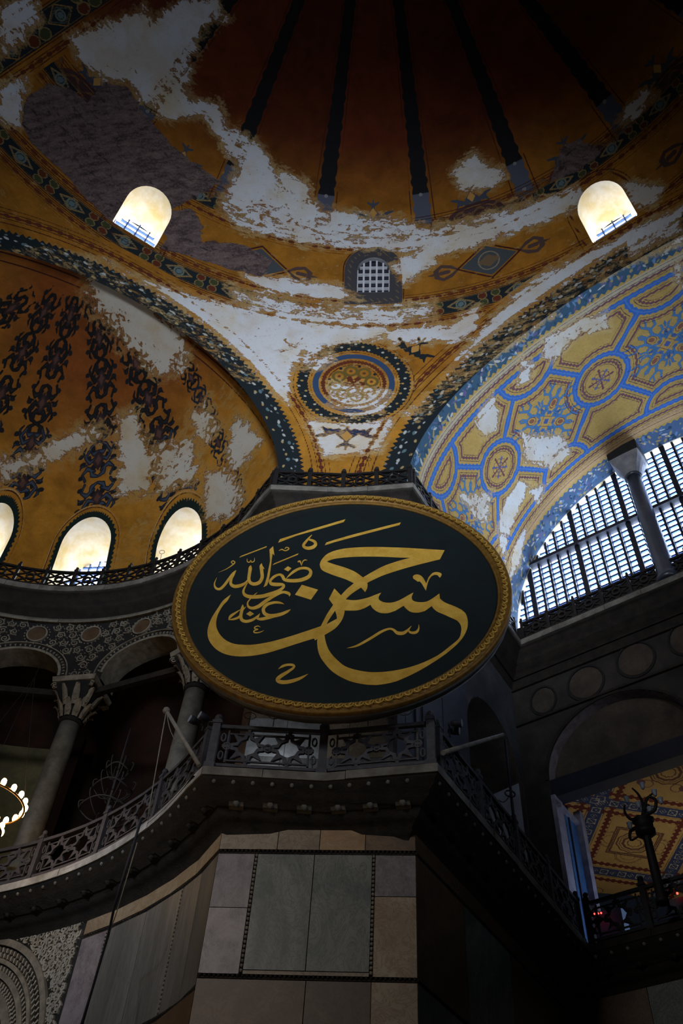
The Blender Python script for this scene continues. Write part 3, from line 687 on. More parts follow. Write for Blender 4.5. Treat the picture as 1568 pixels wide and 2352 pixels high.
# ---------------- barrel vault soffit
def b_near(t):
    s = -.555+7.787*np.cos(t); h = -1.177+6.877*np.sin(t); b = np.sqrt(15.5**2-s*s-h*h)
    return semi.c+s[..., None]*ew+b[..., None]*eb+h[..., None]*np.array([0, 0, 1.])
def b_far(t):
    s = 6.55-6.856*np.cos(t); h = .859+6.415*np.sin(t)
    return WP0+nW*.6+s[..., None]*d1+h[..., None]*np.array([0, 0, 1.])
def build_barrel():
    n, m = 760, 270
    T = np.radians(np.linspace(-10, 150, n)); S = np.linspace(0, 1, m)
    Nn = K*b_near(np.maximum(T, -.16)); Ff = b_far(T); G = Nn[:, None]*(1-S[None, :, None])+Ff[:, None]*S[None, :, None]
    T2 = np.radians(np.linspace(-6, 150, 1200)); mid = (b_near(T2)+b_far(T2))/2; arc = np.r_[0, np.cumsum(np.linalg.norm(np.diff(mid, axis=0), axis=1))]; arc -= np.interp(0, T2, arc)
    A = np.repeat(np.interp(T, T2, arc)[:, None], m, 1).ravel(); W = np.tile(S/(K*(1-S)+S)*9.1, n)
    V = G.reshape(-1, 3); Q = np.arange(n*m).reshape(n, m)
    q4 = np.stack([Q[:-1, :-1], Q[1:, :-1], Q[1:, 1:], Q[:-1, 1:]], -1).reshape(-1, 4)
    me = npmesh('barrel_vault', V, q4, True); me.materials.append(M['fresco_ba'])
    pt = Paint(V, (.50, .33, .095)); BL = np.array((.045, .145, .46)); LB = np.array((.075, .20, .40)); I = pt.on
    P = 4.9; cx = (A-4.55+P/2) % P-P/2; fx = (A-2.15+P/2) % P-P/2; CW = 4.05; cy = W-CW
    r = np.hypot(cx, cy)
    N_, F_ = 1.28, 7.02                       # blue border lines
    ha = np.hypot(fx, (W-N_)); hb = np.hypot(fx, (W-F_))
    beads = .115+.035*np.cos(A*2*PI/.34)
    # distance fields of the blue network
    circ = -np.abs(r-1.05); half1 = np.where(W > N_, -np.abs(ha-1.12), -9); half2 = np.where(W < F_, -np.abs(hb-1.12), -9)
    L1 = -np.abs(W-N_); L2 = -np.abs(W-F_)
    # spokes: circle centre to half circle centres
    def seg(px_, py_, ax, ay, bx, by):
        ex, ey = bx-ax, by-ay; t = np.clip(((px_-ax)*ex+(py_-ay)*ey)/(ex*ex+ey*ey), 0, 1); return -np.hypot(px_-ax-t*ex, py_-ay-t*ey)
    sp = np.full(len(A), -9.0)
    for sx in (-1, 1):
        for ww in (N_-CW, F_-CW):
            L = math.hypot(2.4, ww); ux, uy = sx*2.4/L, ww/L
            sp = np.maximum(sp, seg(cx, cy, ux*1.05, uy*1.05, ux*(L-1.12), uy*(L-1.12)))
    net = np.maximum.reduce([circ, half1, half2, L1, L2, sp])
    pt.put('d1', net+.105+.05*(saw(A+W*.6, .24)-.5), BL); pt.put('d2', np.where(net > -.14, np.minimum(net+.085+.05*(saw(A+W*.6, .24)-.5), .03-np.abs(saw(A-W*.6, .24)-.5)), -1), np.array((.02, .07, .25)))
    pt.put('d2', net+.03, np.array((.075, .20, .52)))
    pt.put('d3', .013-np.abs(net+.215)); pt.put('d3', .013-np.abs(net+.43))
    lace = .045+.022*np.sin((A*1.0+W)*2*PI/.23); pt.put('d1', np.maximum(lace-np.abs(net+.33), -1), np.array((.17, .075, .09)))
    # inner border of circle
    pt.put('d3', .012-np.abs(r-.80)); 
    # little cross in the circles
    for k in range(8):
        a0 = k*PI/4; L = .36 if k % 2 == 0 else .30
        pt.put('d1', stroke_sd(cx, cy, [(0, 0, .022), (L*math.cos(a0), L*math.sin(a0), .03), (L*1.25*math.cos(a0), L*1.25*math.sin(a0), .055), (L*1.45*math.cos(a0), L*1.45*math.sin(a0), .01)]), np.array((.10, .14, .32) if k % 2 else (.16, .06, .08)))
        pt.put('d1', .016-np.abs(np.hypot(cx-.27*math.cos(a0+.39), cy-.27*math.sin(a0+.39))-.09), np.array((.16, .07, .09)))
    # big flower: eight leafy branches round a square
    fy = W-4.1; FB = LB
    for k in range(4):
        a0 = k*PI/2+PI/4
        X = fx*math.cos(a0)+fy*math.sin(a0); Y = -fx*math.sin(a0)+fy*math.cos(a0)
        Uf = np.full(len(A), -9.0)
        for sg in (-1, 1):
            Yv = Y*sg
            for Sx in ([(.30, .05, .03), (.55, .22, .06), (.85, .20, .075), (1.12, .38, .07), (1.42, .34, .05), (1.62, .42, .01)], [(.85, .20, .06), (.98, .02, .06), (1.22, .06, .05), (1.38, -.02, .01)],
                       [(1.05, .36, .06), (1.02, .58, .06), (1.22, .70, .045), (1.30, .84, .01)], [(.6, .24, .05), (.58, .46, .06), (.76, .58, .05), (.88, .54, .01)], [(.42, .12, .04), (.34, .34, .05), (.44, .48, .02)], [(1.3, .38, .04), (1.42, .55, .045), (1.56, .60, .01)]):
                sdv = stroke_sd(X, Yv, [(a_, b_, c_*.80) for a_, b_, c_ in Sx]); pt.put('d1', sdv, FB); Uf = np.maximum(Uf, sdv)
            pt.put('d1', .016-np.abs(ell(X-.72, Yv-.0, .2, .15)), np.array((.22, .07, .05)))
        pt.put('d1', ell(X-.72, Y, .13, .09), np.array((.25, .10, .06)))
        pt.put('d3', .007-np.abs(Uf))
        X2 = fx*math.cos(k*PI/2)+fy*math.sin(k*PI/2); Y2 = -fx*math.sin(k*PI/2)+fy*math.cos(k*PI/2)
        for Sx in ([(.28, 0, .04), (.50, 0, .09), (.72, 0, .03)], [(.30, 0, .03), (.50, .15, .06), (.66, .22, .015)], [(.30, 0, .03), (.50, -.15, .06), (.66, -.22, .015)], [(.80, 0, .02), (.98, 0, .05), (1.1, 0, .01)]):
            pt.put('d1', stroke_sd(X2, Y2, Sx), np.array((.06, .17, .36)))
        pt.put('d1', .075-np.hypot(X-.36, Y), np.array((.07, .12, .30)))
    sq = np.maximum(np.abs(fx*.7071+fy*.7071), np.abs(fx*.7071-fy*.7071)); pt.put('d1', .016-np.abs(sq-.2), np.array((.25, .08, .04))); pt.put('d1', .10-sq, np.array((.07, .11, .33)))
    # keep the half circle fields plain inside
    # borders along both edges
    edge = np.nonzero(W < .62)[0]; t = saw(A[edge], .22)*.12
    pt.put('d1', .60-t-W[edge], np.array((.045, .105, .17)), edge)
    ge = np.nonzero(W > 7.95)[0]; t = saw(A[ge], .26)*.12
    pt.put('d1', W[ge]-8.0-t, np.array((.075, .135, .23)), ge)
    for idx, lo, hi in ((edge, .05, .5), (ge, 8.15, 9.0)):
        rr = np.random.default_rng(3)
        for k in range(520 if lo > 1 else 300):
            a0 = rr.uniform(-1, 19); w0 = rr.uniform(lo, hi); i = idx[(np.abs(A[idx]-a0) < .2) & (np.abs(W[idx]-w0) < .2)]
            if not len(i): continue
            c_ = ((.50, .50, .46), (.13, .24, .42), (.03, .07, .12), (.38, .30, .12), (.13, .12, .25))[k % 5]; an = rr.uniform(0, 3.1); x = A[i]-a0; y = W[i]-w0
            pt.put('d2', ell(x*math.cos(an)+y*math.sin(an), y*math.cos(an)-x*math.sin(an), rr.uniform(.05, .15), rr.uniform(.025, .06)), np.array(c_), i)
    for w0 in (.72, .86, 7.55, 7.62, 7.74): pt.put('d3', .014-np.abs(W-w0))
    pl = np.nonzero((W > 7.5) & (W < 7.95))[0]; pt.c['base'][pl] = (.56, .36, .17)
    pl = np.nonzero((W > .62) & (W < .95))[0]; pt.c['base'][pl] = (.52, .44, .30)
    # losses, traced on the vault
    pr = V@B; px_ = 784+F*pr[:, 0]/-pr[:, 2]; py_ = 1176-F*pr[:, 1]/-pr[:, 2]
    def AW(pts):
        o = []
        for (x, y) in pts: i = np.argmin((px_-x)**2+(py_-y)**2); o.append((A[i], W[i]))
        return o
    for Pp in ([(1128, 905), (1140, 930), (1148, 960), (1135, 990), (1110, 1000), (1090, 970), (1105, 940)], [(1195, 995), (1290, 1000), (1310, 1040), (1270, 1075), (1205, 1060)], [(1195, 1100), (1215, 1110), (1190, 1170), (1165, 1240), (1160, 1290), (1140, 1220), (1165, 1140)],
               [(1215, 1130), (1260, 1105), (1235, 1160)], [(1250, 780), (1330, 735), (1395, 710), (1395, 755), (1330, 770), (1270, 830), (1240, 820)], [(1195, 825), (1225, 835), (1220, 870), (1190, 885)], [(1560, 600), (1568, 660), (1550, 650)],
               [(1100, 760), (1200, 720), (1290, 690), (1270, 730), (1180, 790), (1110, 830)], [(1170, 1330), (1180, 1250), (1210, 1210), (1195, 1300)], [(1340, 580), (1568, 520), (1568, 560), (1420, 600)], [(1055, 1140), (1130, 1130), (1120, 1200), (1090, 1190)]):
        Q_ = np.array(AW(Pp)); lo_, hi_ = Q_.min(0)-1, Q_.max(0)+1; i = np.nonzero((A > lo_[0]) & (A < hi_[0]) & (W > lo_[1]) & (W < hi_[1]))[0]
        if len(i): pt.put('loss', np.minimum(poly_sd(A[i], W[i], Q_)/.5, .36), None, i)
    pt.a['loss'][:] = np.maximum(pt.a['loss'], -.80)
    pt.write(me, np.arange(n*m)); return me
# ------------------------------------------------------------------ the vaults
def structure(name, me, **k):
    o = link(name, me); o['kind'] = 'structure'
    for a, b in k.items(): o[a] = b
    return o
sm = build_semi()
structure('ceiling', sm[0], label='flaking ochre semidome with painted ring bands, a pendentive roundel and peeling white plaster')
structure('ceiling', sm[1], label='crown of the semidome, light falloff painted in dark red, with painted radial ribs')
G = gridV(semi.P, np.radians(np.linspace(-180, 180, 90)), np.radians(np.linspace(82, 90, 6)))
Q = np.arange(540).reshape(90, 6); me = npmesh('apex', K*G.reshape(-1, 3), np.stack([Q[:-1, :-1], Q[1:, :-1], Q[1:, 1:], Q[:-1, 1:]], -1).reshape(-1, 4), True)
me.materials.append(simple('falloff_red_paint', tuple(RED_DIM), .85)); structure('ceiling', me, label='small apex of the semidome, light falloff painted dark')
structure('ceiling', build_exe(), label='orange half dome of the exedra with painted strapwork chains above arched windows')
structure('ceiling', build_barrel(), label='yellow barrel vault painted with blue bands, roundels and leafy flowers')
def ring_strip(name, curve, offs, mat, **k):
    """surface between shifted copies of a curve"""
    cur = np.asarray(curve); n = len(cur); V = np.concatenate([cur+np.asarray(o) for o in offs]); m = len(offs)
    q = [[i*n+j, i*n+j+1, (i+1)*n+j+1, (i+1)*n+j] for i in range(m-1) for j in range(n-1)]
    me = npmesh(name, V, q, True); me.materials.append(mat); return me

def arch_outline(th0, hw, h0, hs, ht, scale, Pf, n=14):
    """points of the opening on the shell, from lower left round to lower right; Pf(th,h)->world"""
    pts = [(-hw, h0), (-hw, (h0+hs)/2)]+[(-hw*math.cos(a), hs+(ht-hs)*math.sin(a)) for a in np.linspace(0, PI, n)]+[(hw, (h0+hs)/2), (hw, h0)]
    return np.array([Pf(th0+x/scale, h) for x, h in pts]), pts
def window(idx, out, half, outline, pts, h0, hs, ht, depth, label, glassmat, nx=4, drop=0.0, frame_d=.05, cell=.34, revmat=None, tilt=False):
    """reveal, lattice and panes of an arched window. out: horizontal outward direction"""
    out = np.asarray(out); side = np.array([out[1], -out[0], 0]);     far = outline+out*depth+np.array([0, 0, drop]); c = far.mean(0)
    # flatten the far outline into a plane through its middle
    if not tilt: far = far-np.outer((far-c)@out, out)
    o = structure('window_%d' % idx, MB_reveal(outline, far), label=label); o.data.materials.append(revmat or M['reveal'])
    # sill and closing wall
    lat = MB(); hh0 = far[:, 2].min(); hh1 = far[:, 2].max(); xs = (far-c)@side; x0, x1 = xs.min(), xs.max()
    nx = max(2, round((x1-x0)/cell)); nz = max(2, round((hh1-hh0)/cell)); cx = (x1-x0)/nx; cz = (hh1-hh0)/nz
    def top_at(x):
        xm = (x0+x1)/2; u = min(1, abs(x-xm)/((x1-x0)/2)); zs = hh0+(hs-h0)
        return zs+(hh1-zs)*math.sqrt(max(0, 1-u*u))
    W = lambda x, z, d=0: c*np.array([1, 1, 0])+side*x+np.array([0, 0, z])+out*d
    if tilt:
        bm_ = (far[0]+far[-1])/2; tp_ = far[len(far)//2]; uv_ = (tp_-bm_)/(tp_[2]-bm_[2]); bm_ = bm_-uv_*(bm_[2]-hh0)
        W = lambda x, z, d=0: bm_+side*x+uv_*(z-hh0)+out*d
    for i in range(nx+1):
        x = x0+i*cx; t = top_at(min(max(x, x0+.02), x1-.02)); lat.bar(W(x, hh0), W(x, max(t, hh0+.1)), .07 if revmat else .055, .10, out)
    for j in range(nz+1):
        z = hh0+j*cz; xs_ = [x for x in np.linspace(x0, x1, 41) if top_at(x) >= z]
        if len(xs_) > 1: lat.bar(W(xs_[0], z), W(xs_[-1], z), .07 if revmat else .055, .10, out)
    lat.obj('lattice', M['white_lat'] if revmat else M['lattice'], o)
    pm = MB(); pm.frame((-cx/2, 0, -cz/2), (cx, 0, 0), (0, .01, 0), (0, 0, cz)); pme = pm.mesh('pane'); pme.materials.append(glassmat)
    ang = math.atan2(out[0], out[1])
    if tilt:
        for i in range(nx):
            for j in range(nz):
                x = x0+i*cx; z = hh0+j*cz
                MB().hexa([W(x, z, .05), W(x+cx, z, .05), W(x+cx, z+cz, .05), W(x, z+cz, .05), W(x, z, .07), W(x+cx, z, .07), W(x+cx, z+cz, .07), W(x, z+cz, .07)]).obj('pane', glassmat, o)
        return o
    for i in range(nx):
        for j in range(nz):
            x = x0+(i+.5)*cx; z = hh0+(j+.5)*cz
            if top_at(x) < z-cz*.5: continue
            p = bpy.data.objects.new('pane', pme); C.objects.link(p); p.parent = o; p.location = W(x, z, .06); p.rotation_euler = (0, 0, -ang)
    return o
def MB_reveal(outline, far):
    n = len(outline); V = []
    NK = 5
    for k in range(NK): V += [tuple(p+(f_-p)*k/(NK-1)) for p, f_ in zip(outline, far)]
    q = [[i*n+j, i*n+(j+1) % n, (i+1)*n+(j+1) % n, (i+1)*n+j] for i in range(NK-1) for j in range(n)]
    return npmesh('reveal', V, q, False)
for k, (az0, hw, h0, hs, ht) in enumerate(WIN_S):
    R0 = 12.9
    Pf = lambda th, h: semi.P(np.array(th), np.array(math.asin((h-21.4)/15.5)))
    # angle scale follows the local radius, as in the cut
    pts = [(-hw, h0), (-hw, (h0+hs)/2)]+[(-hw*math.cos(a), hs+(ht-hs)*math.sin(a)) for a in np.linspace(0, PI, 17)]+[(hw, (h0+hs)/2), (hw, h0)]
    ol = np.array([Pf(az0+x/math.sqrt(15.5**2-(h-21.4)**2), h) for x, h in pts]); out = (math.sin(az0), math.cos(az0), 0)
    blind = k == 2
    window(k+1, out, hw, ol*K, pts, h0*K, hs*K, ht*K, .16 if blind else 1.35, ('small blind lattice window with dark panes in the semidome' if blind else 'bright arched window %s of the semidome' % ('left', 'right', '', 'far left', 'far right')[k]),
           M['lead'] if blind else M['glass_warm'], cell=.27 if blind else .42, revmat=M['cap'] if blind else None, tilt=blind)
for k, (t0, hw, hs, ht) in enumerate(WIN_E):
    h0 = 21.5
    def Pf(th, h): return exe.P(np.array(th), np.array(math.asin(min(.999, (h-exe.c[2])/exe.L[2]))))
    wd = hw*9
    pts = [(-wd, h0), (-wd, (h0+hs)/2)]+[(-wd*math.cos(a), hs+(ht-hs)*math.sin(a)) for a in np.linspace(0, PI, 21)]+[(wd, (h0+hs)/2), (wd, h0)]
    ol = np.array([Pf(t0+x/9.0, h) for x, h in pts]); out = ol[9]*0; q = (Pf(t0, hs)-exe.c); out = q*np.array([1/exe.L[0], 1/exe.L[0], 0]); 
    out = nE*math.cos(t0)/exe.L[0]+tE*math.sin(t0)/exe.L[1]; out /= np.linalg.norm(out)
    window(k+6, out, wd, ol*K, pts, h0*K, hs*K, ht*K, 1.9, 'bright arched window in the exedra, %s' % ('middle one', 'right one next to the medallion', 'cut by the left edge')[k], M['glass_warm'], cell=.40)
# ------------------------------------------------------------------ west window
wn = structure('window_9', MB().frame(WP0+nW*.62+d1*-1.0+np.array([0, 0, -.3]), d1*.001, nW*.001, (0, 0, .001)).mesh('w'), label='great arched west window of small panes with dark mullions')
wn.data.materials.append(M['lead'])
px0, pz0 = -.35, .0; PWd, PH = .415, .272; nX, nZ = 36, 27
w_s = lambda x: .859+6.415*math.sqrt(max(0, 1-((x-6.55)/6.856)**2))
pm = MB().frame((-.16, 0, -.094), (.32, 0, 0), (0, .01, 0), (0, 0, .188)); pme = pm.mesh('pane'); pme.materials.append(M['glass'])
angW = math.atan2(nW[0], nW[1]); npane = 0; sl = MB(); ms = MB(); extra = MB()
cols = [px0+(i+.5)*PWd for i in range(nX)]
for i, x in enumerate(cols):
    top = w_s(x)
    if top < .9: continue
    for j in range(nZ):
        z = pz0+(j+.5)*PH
        if z > top+.1 or 3.95 < z < 4.25 or z < 1.15: continue
        big = i > 20
        loc = WP0+nW*.86+d1*x+np.array([0, 0, z])
        if npane < 300 and not (i > 22) and z > .9:
            p = bpy.data.objects.new('pane', pme); C.objects.link(p); p.parent = wn; p.location = loc; p.rotation_euler = (0, 0, -angW); npane += 1
        else: extra.frame(loc-d1*.145-np.array([0, 0, .082]), d1*.29, nW*.01, (0, 0, .164))
setp(extra.obj('pane', M['glass'], wn), kind='stuff')
slat = MB().frame((-.19, -.10, -.052), (.38, 0, 0), (0, .22, 0), (0, 0, .104)).mesh('slat'); slat.materials.append(M['lattice'])
S_ = MB()
for i, x in enumerate(cols):
    top = w_s(x)
    for j in range(nZ+1):
        z = pz0+j*PH
        if z > top+.2: continue
        p0 = WP0+nW*.78+d1*(x-.19)+np.array([0, 0, z-.045]); S_.frame(p0, d1*.38, nW*.16, (0, 0, .09))
    for sx in (-1, 1): S_.frame(WP0+nW*.80+d1*(x+sx*.165-.02)+np.array([0, 0, 0]), d1*.04, nW*.12, (0, 0, top+.1))
setp(S_.obj('slat_grid', M['lattice'], wn), kind='stuff')
mbar = MB().frame((-.045, -.06, 0), (.09, 0, 0), (0, .14, 0), (0, 0, 1)).mesh('mullion'); mbar.materials.append(M['lead'])
for i in range(nX+1):
    x = px0+i*PWd; top = w_s(x)
    if top < .9: continue
    p = bpy.data.objects.new('mullion', mbar); C.objects.link(p); p.parent = wn; p.location = WP0+nW*.72+d1*x; p.rotation_euler = (0, 0, -angW); p.scale = (2.2 if i % 5 == 2 else 1, 1.5 if i % 5 == 2 else 1, top+.1)
for z in (4.1,): MB().frame(WP0+nW*.50+d1*(-.6)+np.array([0, 0, z-.11]), d1*14.5, nW*.34, (0, 0, .10)).obj('transom', M['lead'], wn); MB().frame(WP0+nW*.56+d1*(-.6)+np.array([0, 0, z+.03]), d1*14.5, nW*.3, (0, 0, .09)).obj('transom', M['lead'], wn)
# arch face round the window and wall above
T = np.radians(np.linspace(-8, 188, 90)); cur = b_far(T); mid = WP0+nW*.6+d1*6.55
ex = [cur, cur+nW*.35]; V = np.concatenate([cur, cur+nW*.3, mid+(cur+nW*.3-mid)*1.5]); n = len(cur)
me = npmesh('arch_face', V, [[i*n+j, i*n+j+1, (i+1)*n+j+1, (i+1)*n+j] for i in range(2) for j in range(n-1)], False); me.materials.append(M['reveal']); structure('wall_right', me, label='inner face of the west window arch')
MB().frame(WP0+nW*.45+d1*-.6+np.array([0, 0, -.1]), d1*15, nW*.3, (0, 0, 1.12)).obj('window_sill', M['stone_dk'], wn)
# two columns standing in the window
def win_column(x, **k):
    base = WP0+nW*.28+d1*x; c = empty('window_column', tuple(base+np.array([0, 0, .0])), **k)
    MB().lathe(base+np.array([0, 0, 0]), [(.40, 0), (.40, .25), (.36, .3), (.33, .4), (.30, 3), (.275, 5.75)], 28).obj('shaft', M['col_blue'], c)
    MB().lathe(base+np.array([0, 0, 5.70]), [(.29, 0), (.34, .06), (.34, .12), (.29, .16)], 24).obj('neck_ring', M['col_blue'], c)
    t = MB(); s1, s2 = .30, .62; z0, z1, z2 = 5.84, 6.75, 7.3
    P = lambda s, z: [base+d1*a*s*1.0+nW*b*s*.9+np.array([0, 0, z]) for a, b in ((-1, -1), (1, -1), (1, 1), (-1, 1))]
    rows = [(.29, z0), (.36, z0+.15), (.46, z0+.4), (.56, z0+.65), (.60, z1)]
    V = []; 
    for s_, z in rows:
        for q in range(16):
            a = q*PI/8; r = s_/max(abs(math.cos(a)), abs(math.sin(a)))**(.2+.7*(z-z0)/(z1-z0)); V.append(base+d1*r*math.cos(a)+nW*r*math.sin(a)*.9+np.array([0, 0, z]))
    t.add(V, [(i*16+q, i*16+(q+1) % 16, (i+1)*16+(q+1) % 16, (i+1)*16+q) for i in range(4) for q in range(16)]); t.obj('capital', M['cap'], c)
    t = MB(); t.hexa(P(.60, z1)+P(.60, z2)); t.obj('impost_block', M['carve_dk'], c)
win_column(5.42, label='dark polished column with pale cushion capital standing in the west window', cat='column')
win_column(10.4, label='second dark column of the west window, beyond the right edge', cat='column')
# ------------------------------------------------------------------ plan paths (x, y); the left hand side of travel is the masonry
def arcpts(c, r, a0, a1, n): return [(c[0]+r*math.sin(a), c[1]+r*math.cos(a)) for a in np.radians(np.linspace(a0, a1, n))]
UC, UR = (-10.04, 13.67), 8.19; LC, LR = (-13.09, 11.43), 11.37
UP = arcpts(UC, UR, -100, 64.5, 57)+[(-2.25, 16.6), (0.1, 16.48), (2.12, 16.05), (6.7, 22.6), (11.3, 18.7), (16, 14.72)]
LP = arcpts(LC, LR, -60, 64.5, 57)+[(-2.42, 15.62), (0.1, 15.5), (2.35, 14.85), (7.15, 21.95), (9.05, 20.25), (15.2, 14.75)]
UI, LI = 57, 57          # index of the first pier corner
class Path:
    def __init__(s, P):
        s.P = np.array(P, float); d = np.diff(s.P, axis=0); L = np.linalg.norm(d, axis=1); s.t = d/L[:, None]; s.s = np.r_[0, np.cumsum(L)]
        nn = np.stack([-s.t[:, 1], s.t[:, 0]], 1); m = []
        for i in range(len(s.P)):
            a = nn[max(i-1, 0)]; b = nn[min(i, len(nn)-1)]; v = a+b; v /= np.linalg.norm(v); m.append(v/max(v@a, .35))
        s.m = np.array(m); s.nn = nn
    def at(s, u, o=0.0):
        u = min(max(u, 0), s.s[-1]-1e-6); i = int(np.searchsorted(s.s, u, 'right')-1); f = (u-s.s[i])/(s.s[i+1]-s.s[i])
        m = s.m[i]*(1-f)+s.m[i+1]*f
        return s.P[i]*(1-f)+s.P[i+1]*f+m*o
    def W(s, u, z, o=0.0):
        q = s.at(u, o); return np.array([q[0], q[1], z])
    def dirs(s, u):
        i = int(min(max(np.searchsorted(s.s, u, 'right')-1, 0), len(s.t)-1)); return s.t[i], s.nn[i]
up_, lo_ = Path(UP), Path(LP)
def sweep(path, prof, i0, i1, sub=1):
    P = path.P[i0:i1+1]; m = path.m[i0:i1+1]; n = len(P); V = []
    for o, h in prof: V += [(p[0]+q[0]*o, p[1]+q[1]*o, h) for p, q in zip(P, m)]
    return V, [[i*n+j, i*n+j+1, (i+1)*n+j+1, (i+1)*n+j] for i in range(len(prof)-1) for j in range(n-1)]
tn = [0]
def trim(label, path, prof, i0, i1, mat):
    tn[0] += 1; V, q = sweep(path, prof, i0, i1); me = npmesh('trim', V, q); me.materials.append(mat)
    return structure('trim_%d' % tn[0], me, label=label)
def lip_blocks(tr, path, u0, u1, L, o0, h0, h1, dp, mat):
    u = u0
    while u < u1-.05:
        v = min(u+L*random.uniform(.75, 1.25), u1)
        if u1-v < .4: v = u1
        # do not run round a corner
        for s in path.s:
            if u+.02 < s < v-.02 and abs(np.cross(*[np.append(path.dirs(s+e)[0], 0) for e in (-.05, .05)])[2]) > .3: v = s
        k = max(1, int((v-u)/.35)); b = MB(); jit = random.uniform(-.012, .012)
        V = []
        for i in range(k+1):
            w_ = u+.006+(v-u-.012)*i/k
            for o, h in ((o0+jit, h0), (o0+jit, h1), (o0+dp, h1), (o0+dp, h0)): V.append(path.W(w_, h, o))
        b.add(V, [(i*4+a, i*4+(a+1) % 4, i*4+4+(a+1) % 4, i*4+4+a) for i in range(k) for a in range(4)]+[(0, 1, 2, 3), (4*k+3, 4*k+2, 4*k+1, 4*k)])
        b.obj('stone_block', mat, tr); u = v
def brackets(tr, path, u0, u1, step, o, h, me):
    n = int((u1-u0)/step)
    for i in range(n+1):
        u = u0+(i+.5)*(u1-u0)/(n+1); t, nn = path.dirs(u); p = bpy.data.objects.new('bracket', me); C.objects.link(p); p.parent = tr
        p.location = path.W(u, h, o); p.rotation_euler = (0, 0, math.atan2(t[1], t[0]))
def bracket_mesh(wd, dp, ht, mat):
    b = MB(); prof = [(0, 0), (dp, 0), (dp, -ht), (dp*.75, -ht*.9), (dp*.45, -ht*.55), (dp*.15, -ht*.45), (0, -ht*.25)]
    V = [(-wd/2, y, z) for y, z in prof]+[(wd/2, y, z) for y, z in prof]; n = len(prof)
    b.add(V, [tuple(range(n))[::-1], tuple(range(n, 2*n))]+[(i, (i+1) % n, n+(i+1) % n, n+i) for i in range(n)])
    b.frame((-wd*.62, -.02, -.05), (wd*1.24, 0, 0), (0, dp*.5, 0), (0, 0, .05)); b.ball((0, .03, -ht*.30), wd*.28, 6, 4)
    me = b.mesh('bracket'); me.materials.append(mat); return me
U = lambda i: up_.s[i]; Lw = lambda i: lo_.s[i]
uE = U(UI); lE = Lw(LI)
# upper cornice: exedra, pier, barrel side, west
prof_u = [(0.06, 21.40), (.95, 21.40), (.06, 21.40), (.06, 21.16), (.10, 21.12), (.20, 21.10), (.24, 20.98), (.36, 20.90), (.40, 20.80), (.40, 20.72), (.48, 20.70), (.56, 20.55), (.74, 20.50), (.78, 20.36), (.84, 20.30), (.86, 20.18), (.92, 20.12)]
br_u = bracket_mesh(.16, .36, .24, M['stone_dk'])
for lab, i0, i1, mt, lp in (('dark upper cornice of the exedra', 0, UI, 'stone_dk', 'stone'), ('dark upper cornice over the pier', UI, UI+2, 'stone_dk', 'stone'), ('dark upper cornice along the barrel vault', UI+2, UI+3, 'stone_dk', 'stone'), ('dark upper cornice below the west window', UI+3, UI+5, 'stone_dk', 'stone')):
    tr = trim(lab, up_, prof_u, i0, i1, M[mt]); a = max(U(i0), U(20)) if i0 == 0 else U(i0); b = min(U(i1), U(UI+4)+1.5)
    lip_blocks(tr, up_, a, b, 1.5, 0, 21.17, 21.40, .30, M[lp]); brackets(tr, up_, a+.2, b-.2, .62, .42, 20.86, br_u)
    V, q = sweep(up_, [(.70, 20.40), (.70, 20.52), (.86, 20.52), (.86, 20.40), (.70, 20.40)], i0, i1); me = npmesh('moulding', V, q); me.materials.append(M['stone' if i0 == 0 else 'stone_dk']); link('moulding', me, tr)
# lower cornice
prof_l = [(1.1, 10.50), (.04, 10.50), (.04, 10.30), (.10, 10.26), (.16, 10.16), (.30, 10.10), (.34, 10.02), (.62, 9.98), (.66, 9.86), (.80, 9.78), (.92, 9.74), (.96, 9.62), (1.05, 9.58), (1.08, 9.50)]
br_l = bracket_mesh(.30, .44, .26, M['stone']); br_ld = bracket_mesh(.30, .44, .26, M['stone_dk'])
for lab, i0, i1, mt, lp, bm_ in (('lower cornice of the exedra with lip paled by painted-in daylight', 0, LI, 'stone_dk', 'stone_lt', br_ld), ('lower cornice of the pier with small brackets', LI, LI+2, 'stone_dk', 'stone', br_l), ('lower cornice running back along the right of the pier', LI+2, LI+3, 'stone_dk', 'stone', br_ld), ('lower cornice under the west gallery rail', LI+3, LI+5, 'stone_dk', 'stone_dk', br_ld)):
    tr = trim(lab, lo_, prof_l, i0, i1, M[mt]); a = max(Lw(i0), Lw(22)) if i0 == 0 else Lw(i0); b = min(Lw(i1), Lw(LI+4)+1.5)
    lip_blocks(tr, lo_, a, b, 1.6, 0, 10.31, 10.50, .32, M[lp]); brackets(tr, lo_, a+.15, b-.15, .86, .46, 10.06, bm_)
    be = MB(); n = int((b-a)/.41)
    for i in range(n): be.ball(lo_.W(a+.2+i*.41, 10.235, .13), .052, 6, 4)
    setp(be.obj('bead_row', M['stone'], tr), kind='stuff')
# ------------------------------------------------------------------ arcade of the exedra gallery
def cylP(c, r): return lambda a, h: np.stack([c[0]+r*np.sin(a), c[1]+r*np.cos(a), h+0*a], -1)
AR = 8.95; CENT = [math.radians(x) for x in (27.5, -.5, -28.5, -56.5, 54.8)]
def arcF(V):
    a = np.arctan2(V[:, 0]-UC[0], V[:, 1]-UC[1]); f = np.full(len(V), 9.0)
    for c0 in CENT: f = np.minimum(f, arch_F(a, V[:, 2], c0, 1.40, 5.0, 18.0, 19.08, AR))
    return f
G = gridV(cylP(UC, AR), np.radians(np.linspace(-75, 66, 420)), np.linspace(17.75, 20.35, 66))
me, keep, V = cut_mesh('spandrel', G, arcF, M['carve_dk']); wl = structure('wall_left', me, label='arcade wall of the exedra with white scroll carving')
def acyl(c, r, a, h, o=0): return np.array([c[0]+(r+o)*math.sin(a), c[1]+(r+o)*math.cos(a), h])
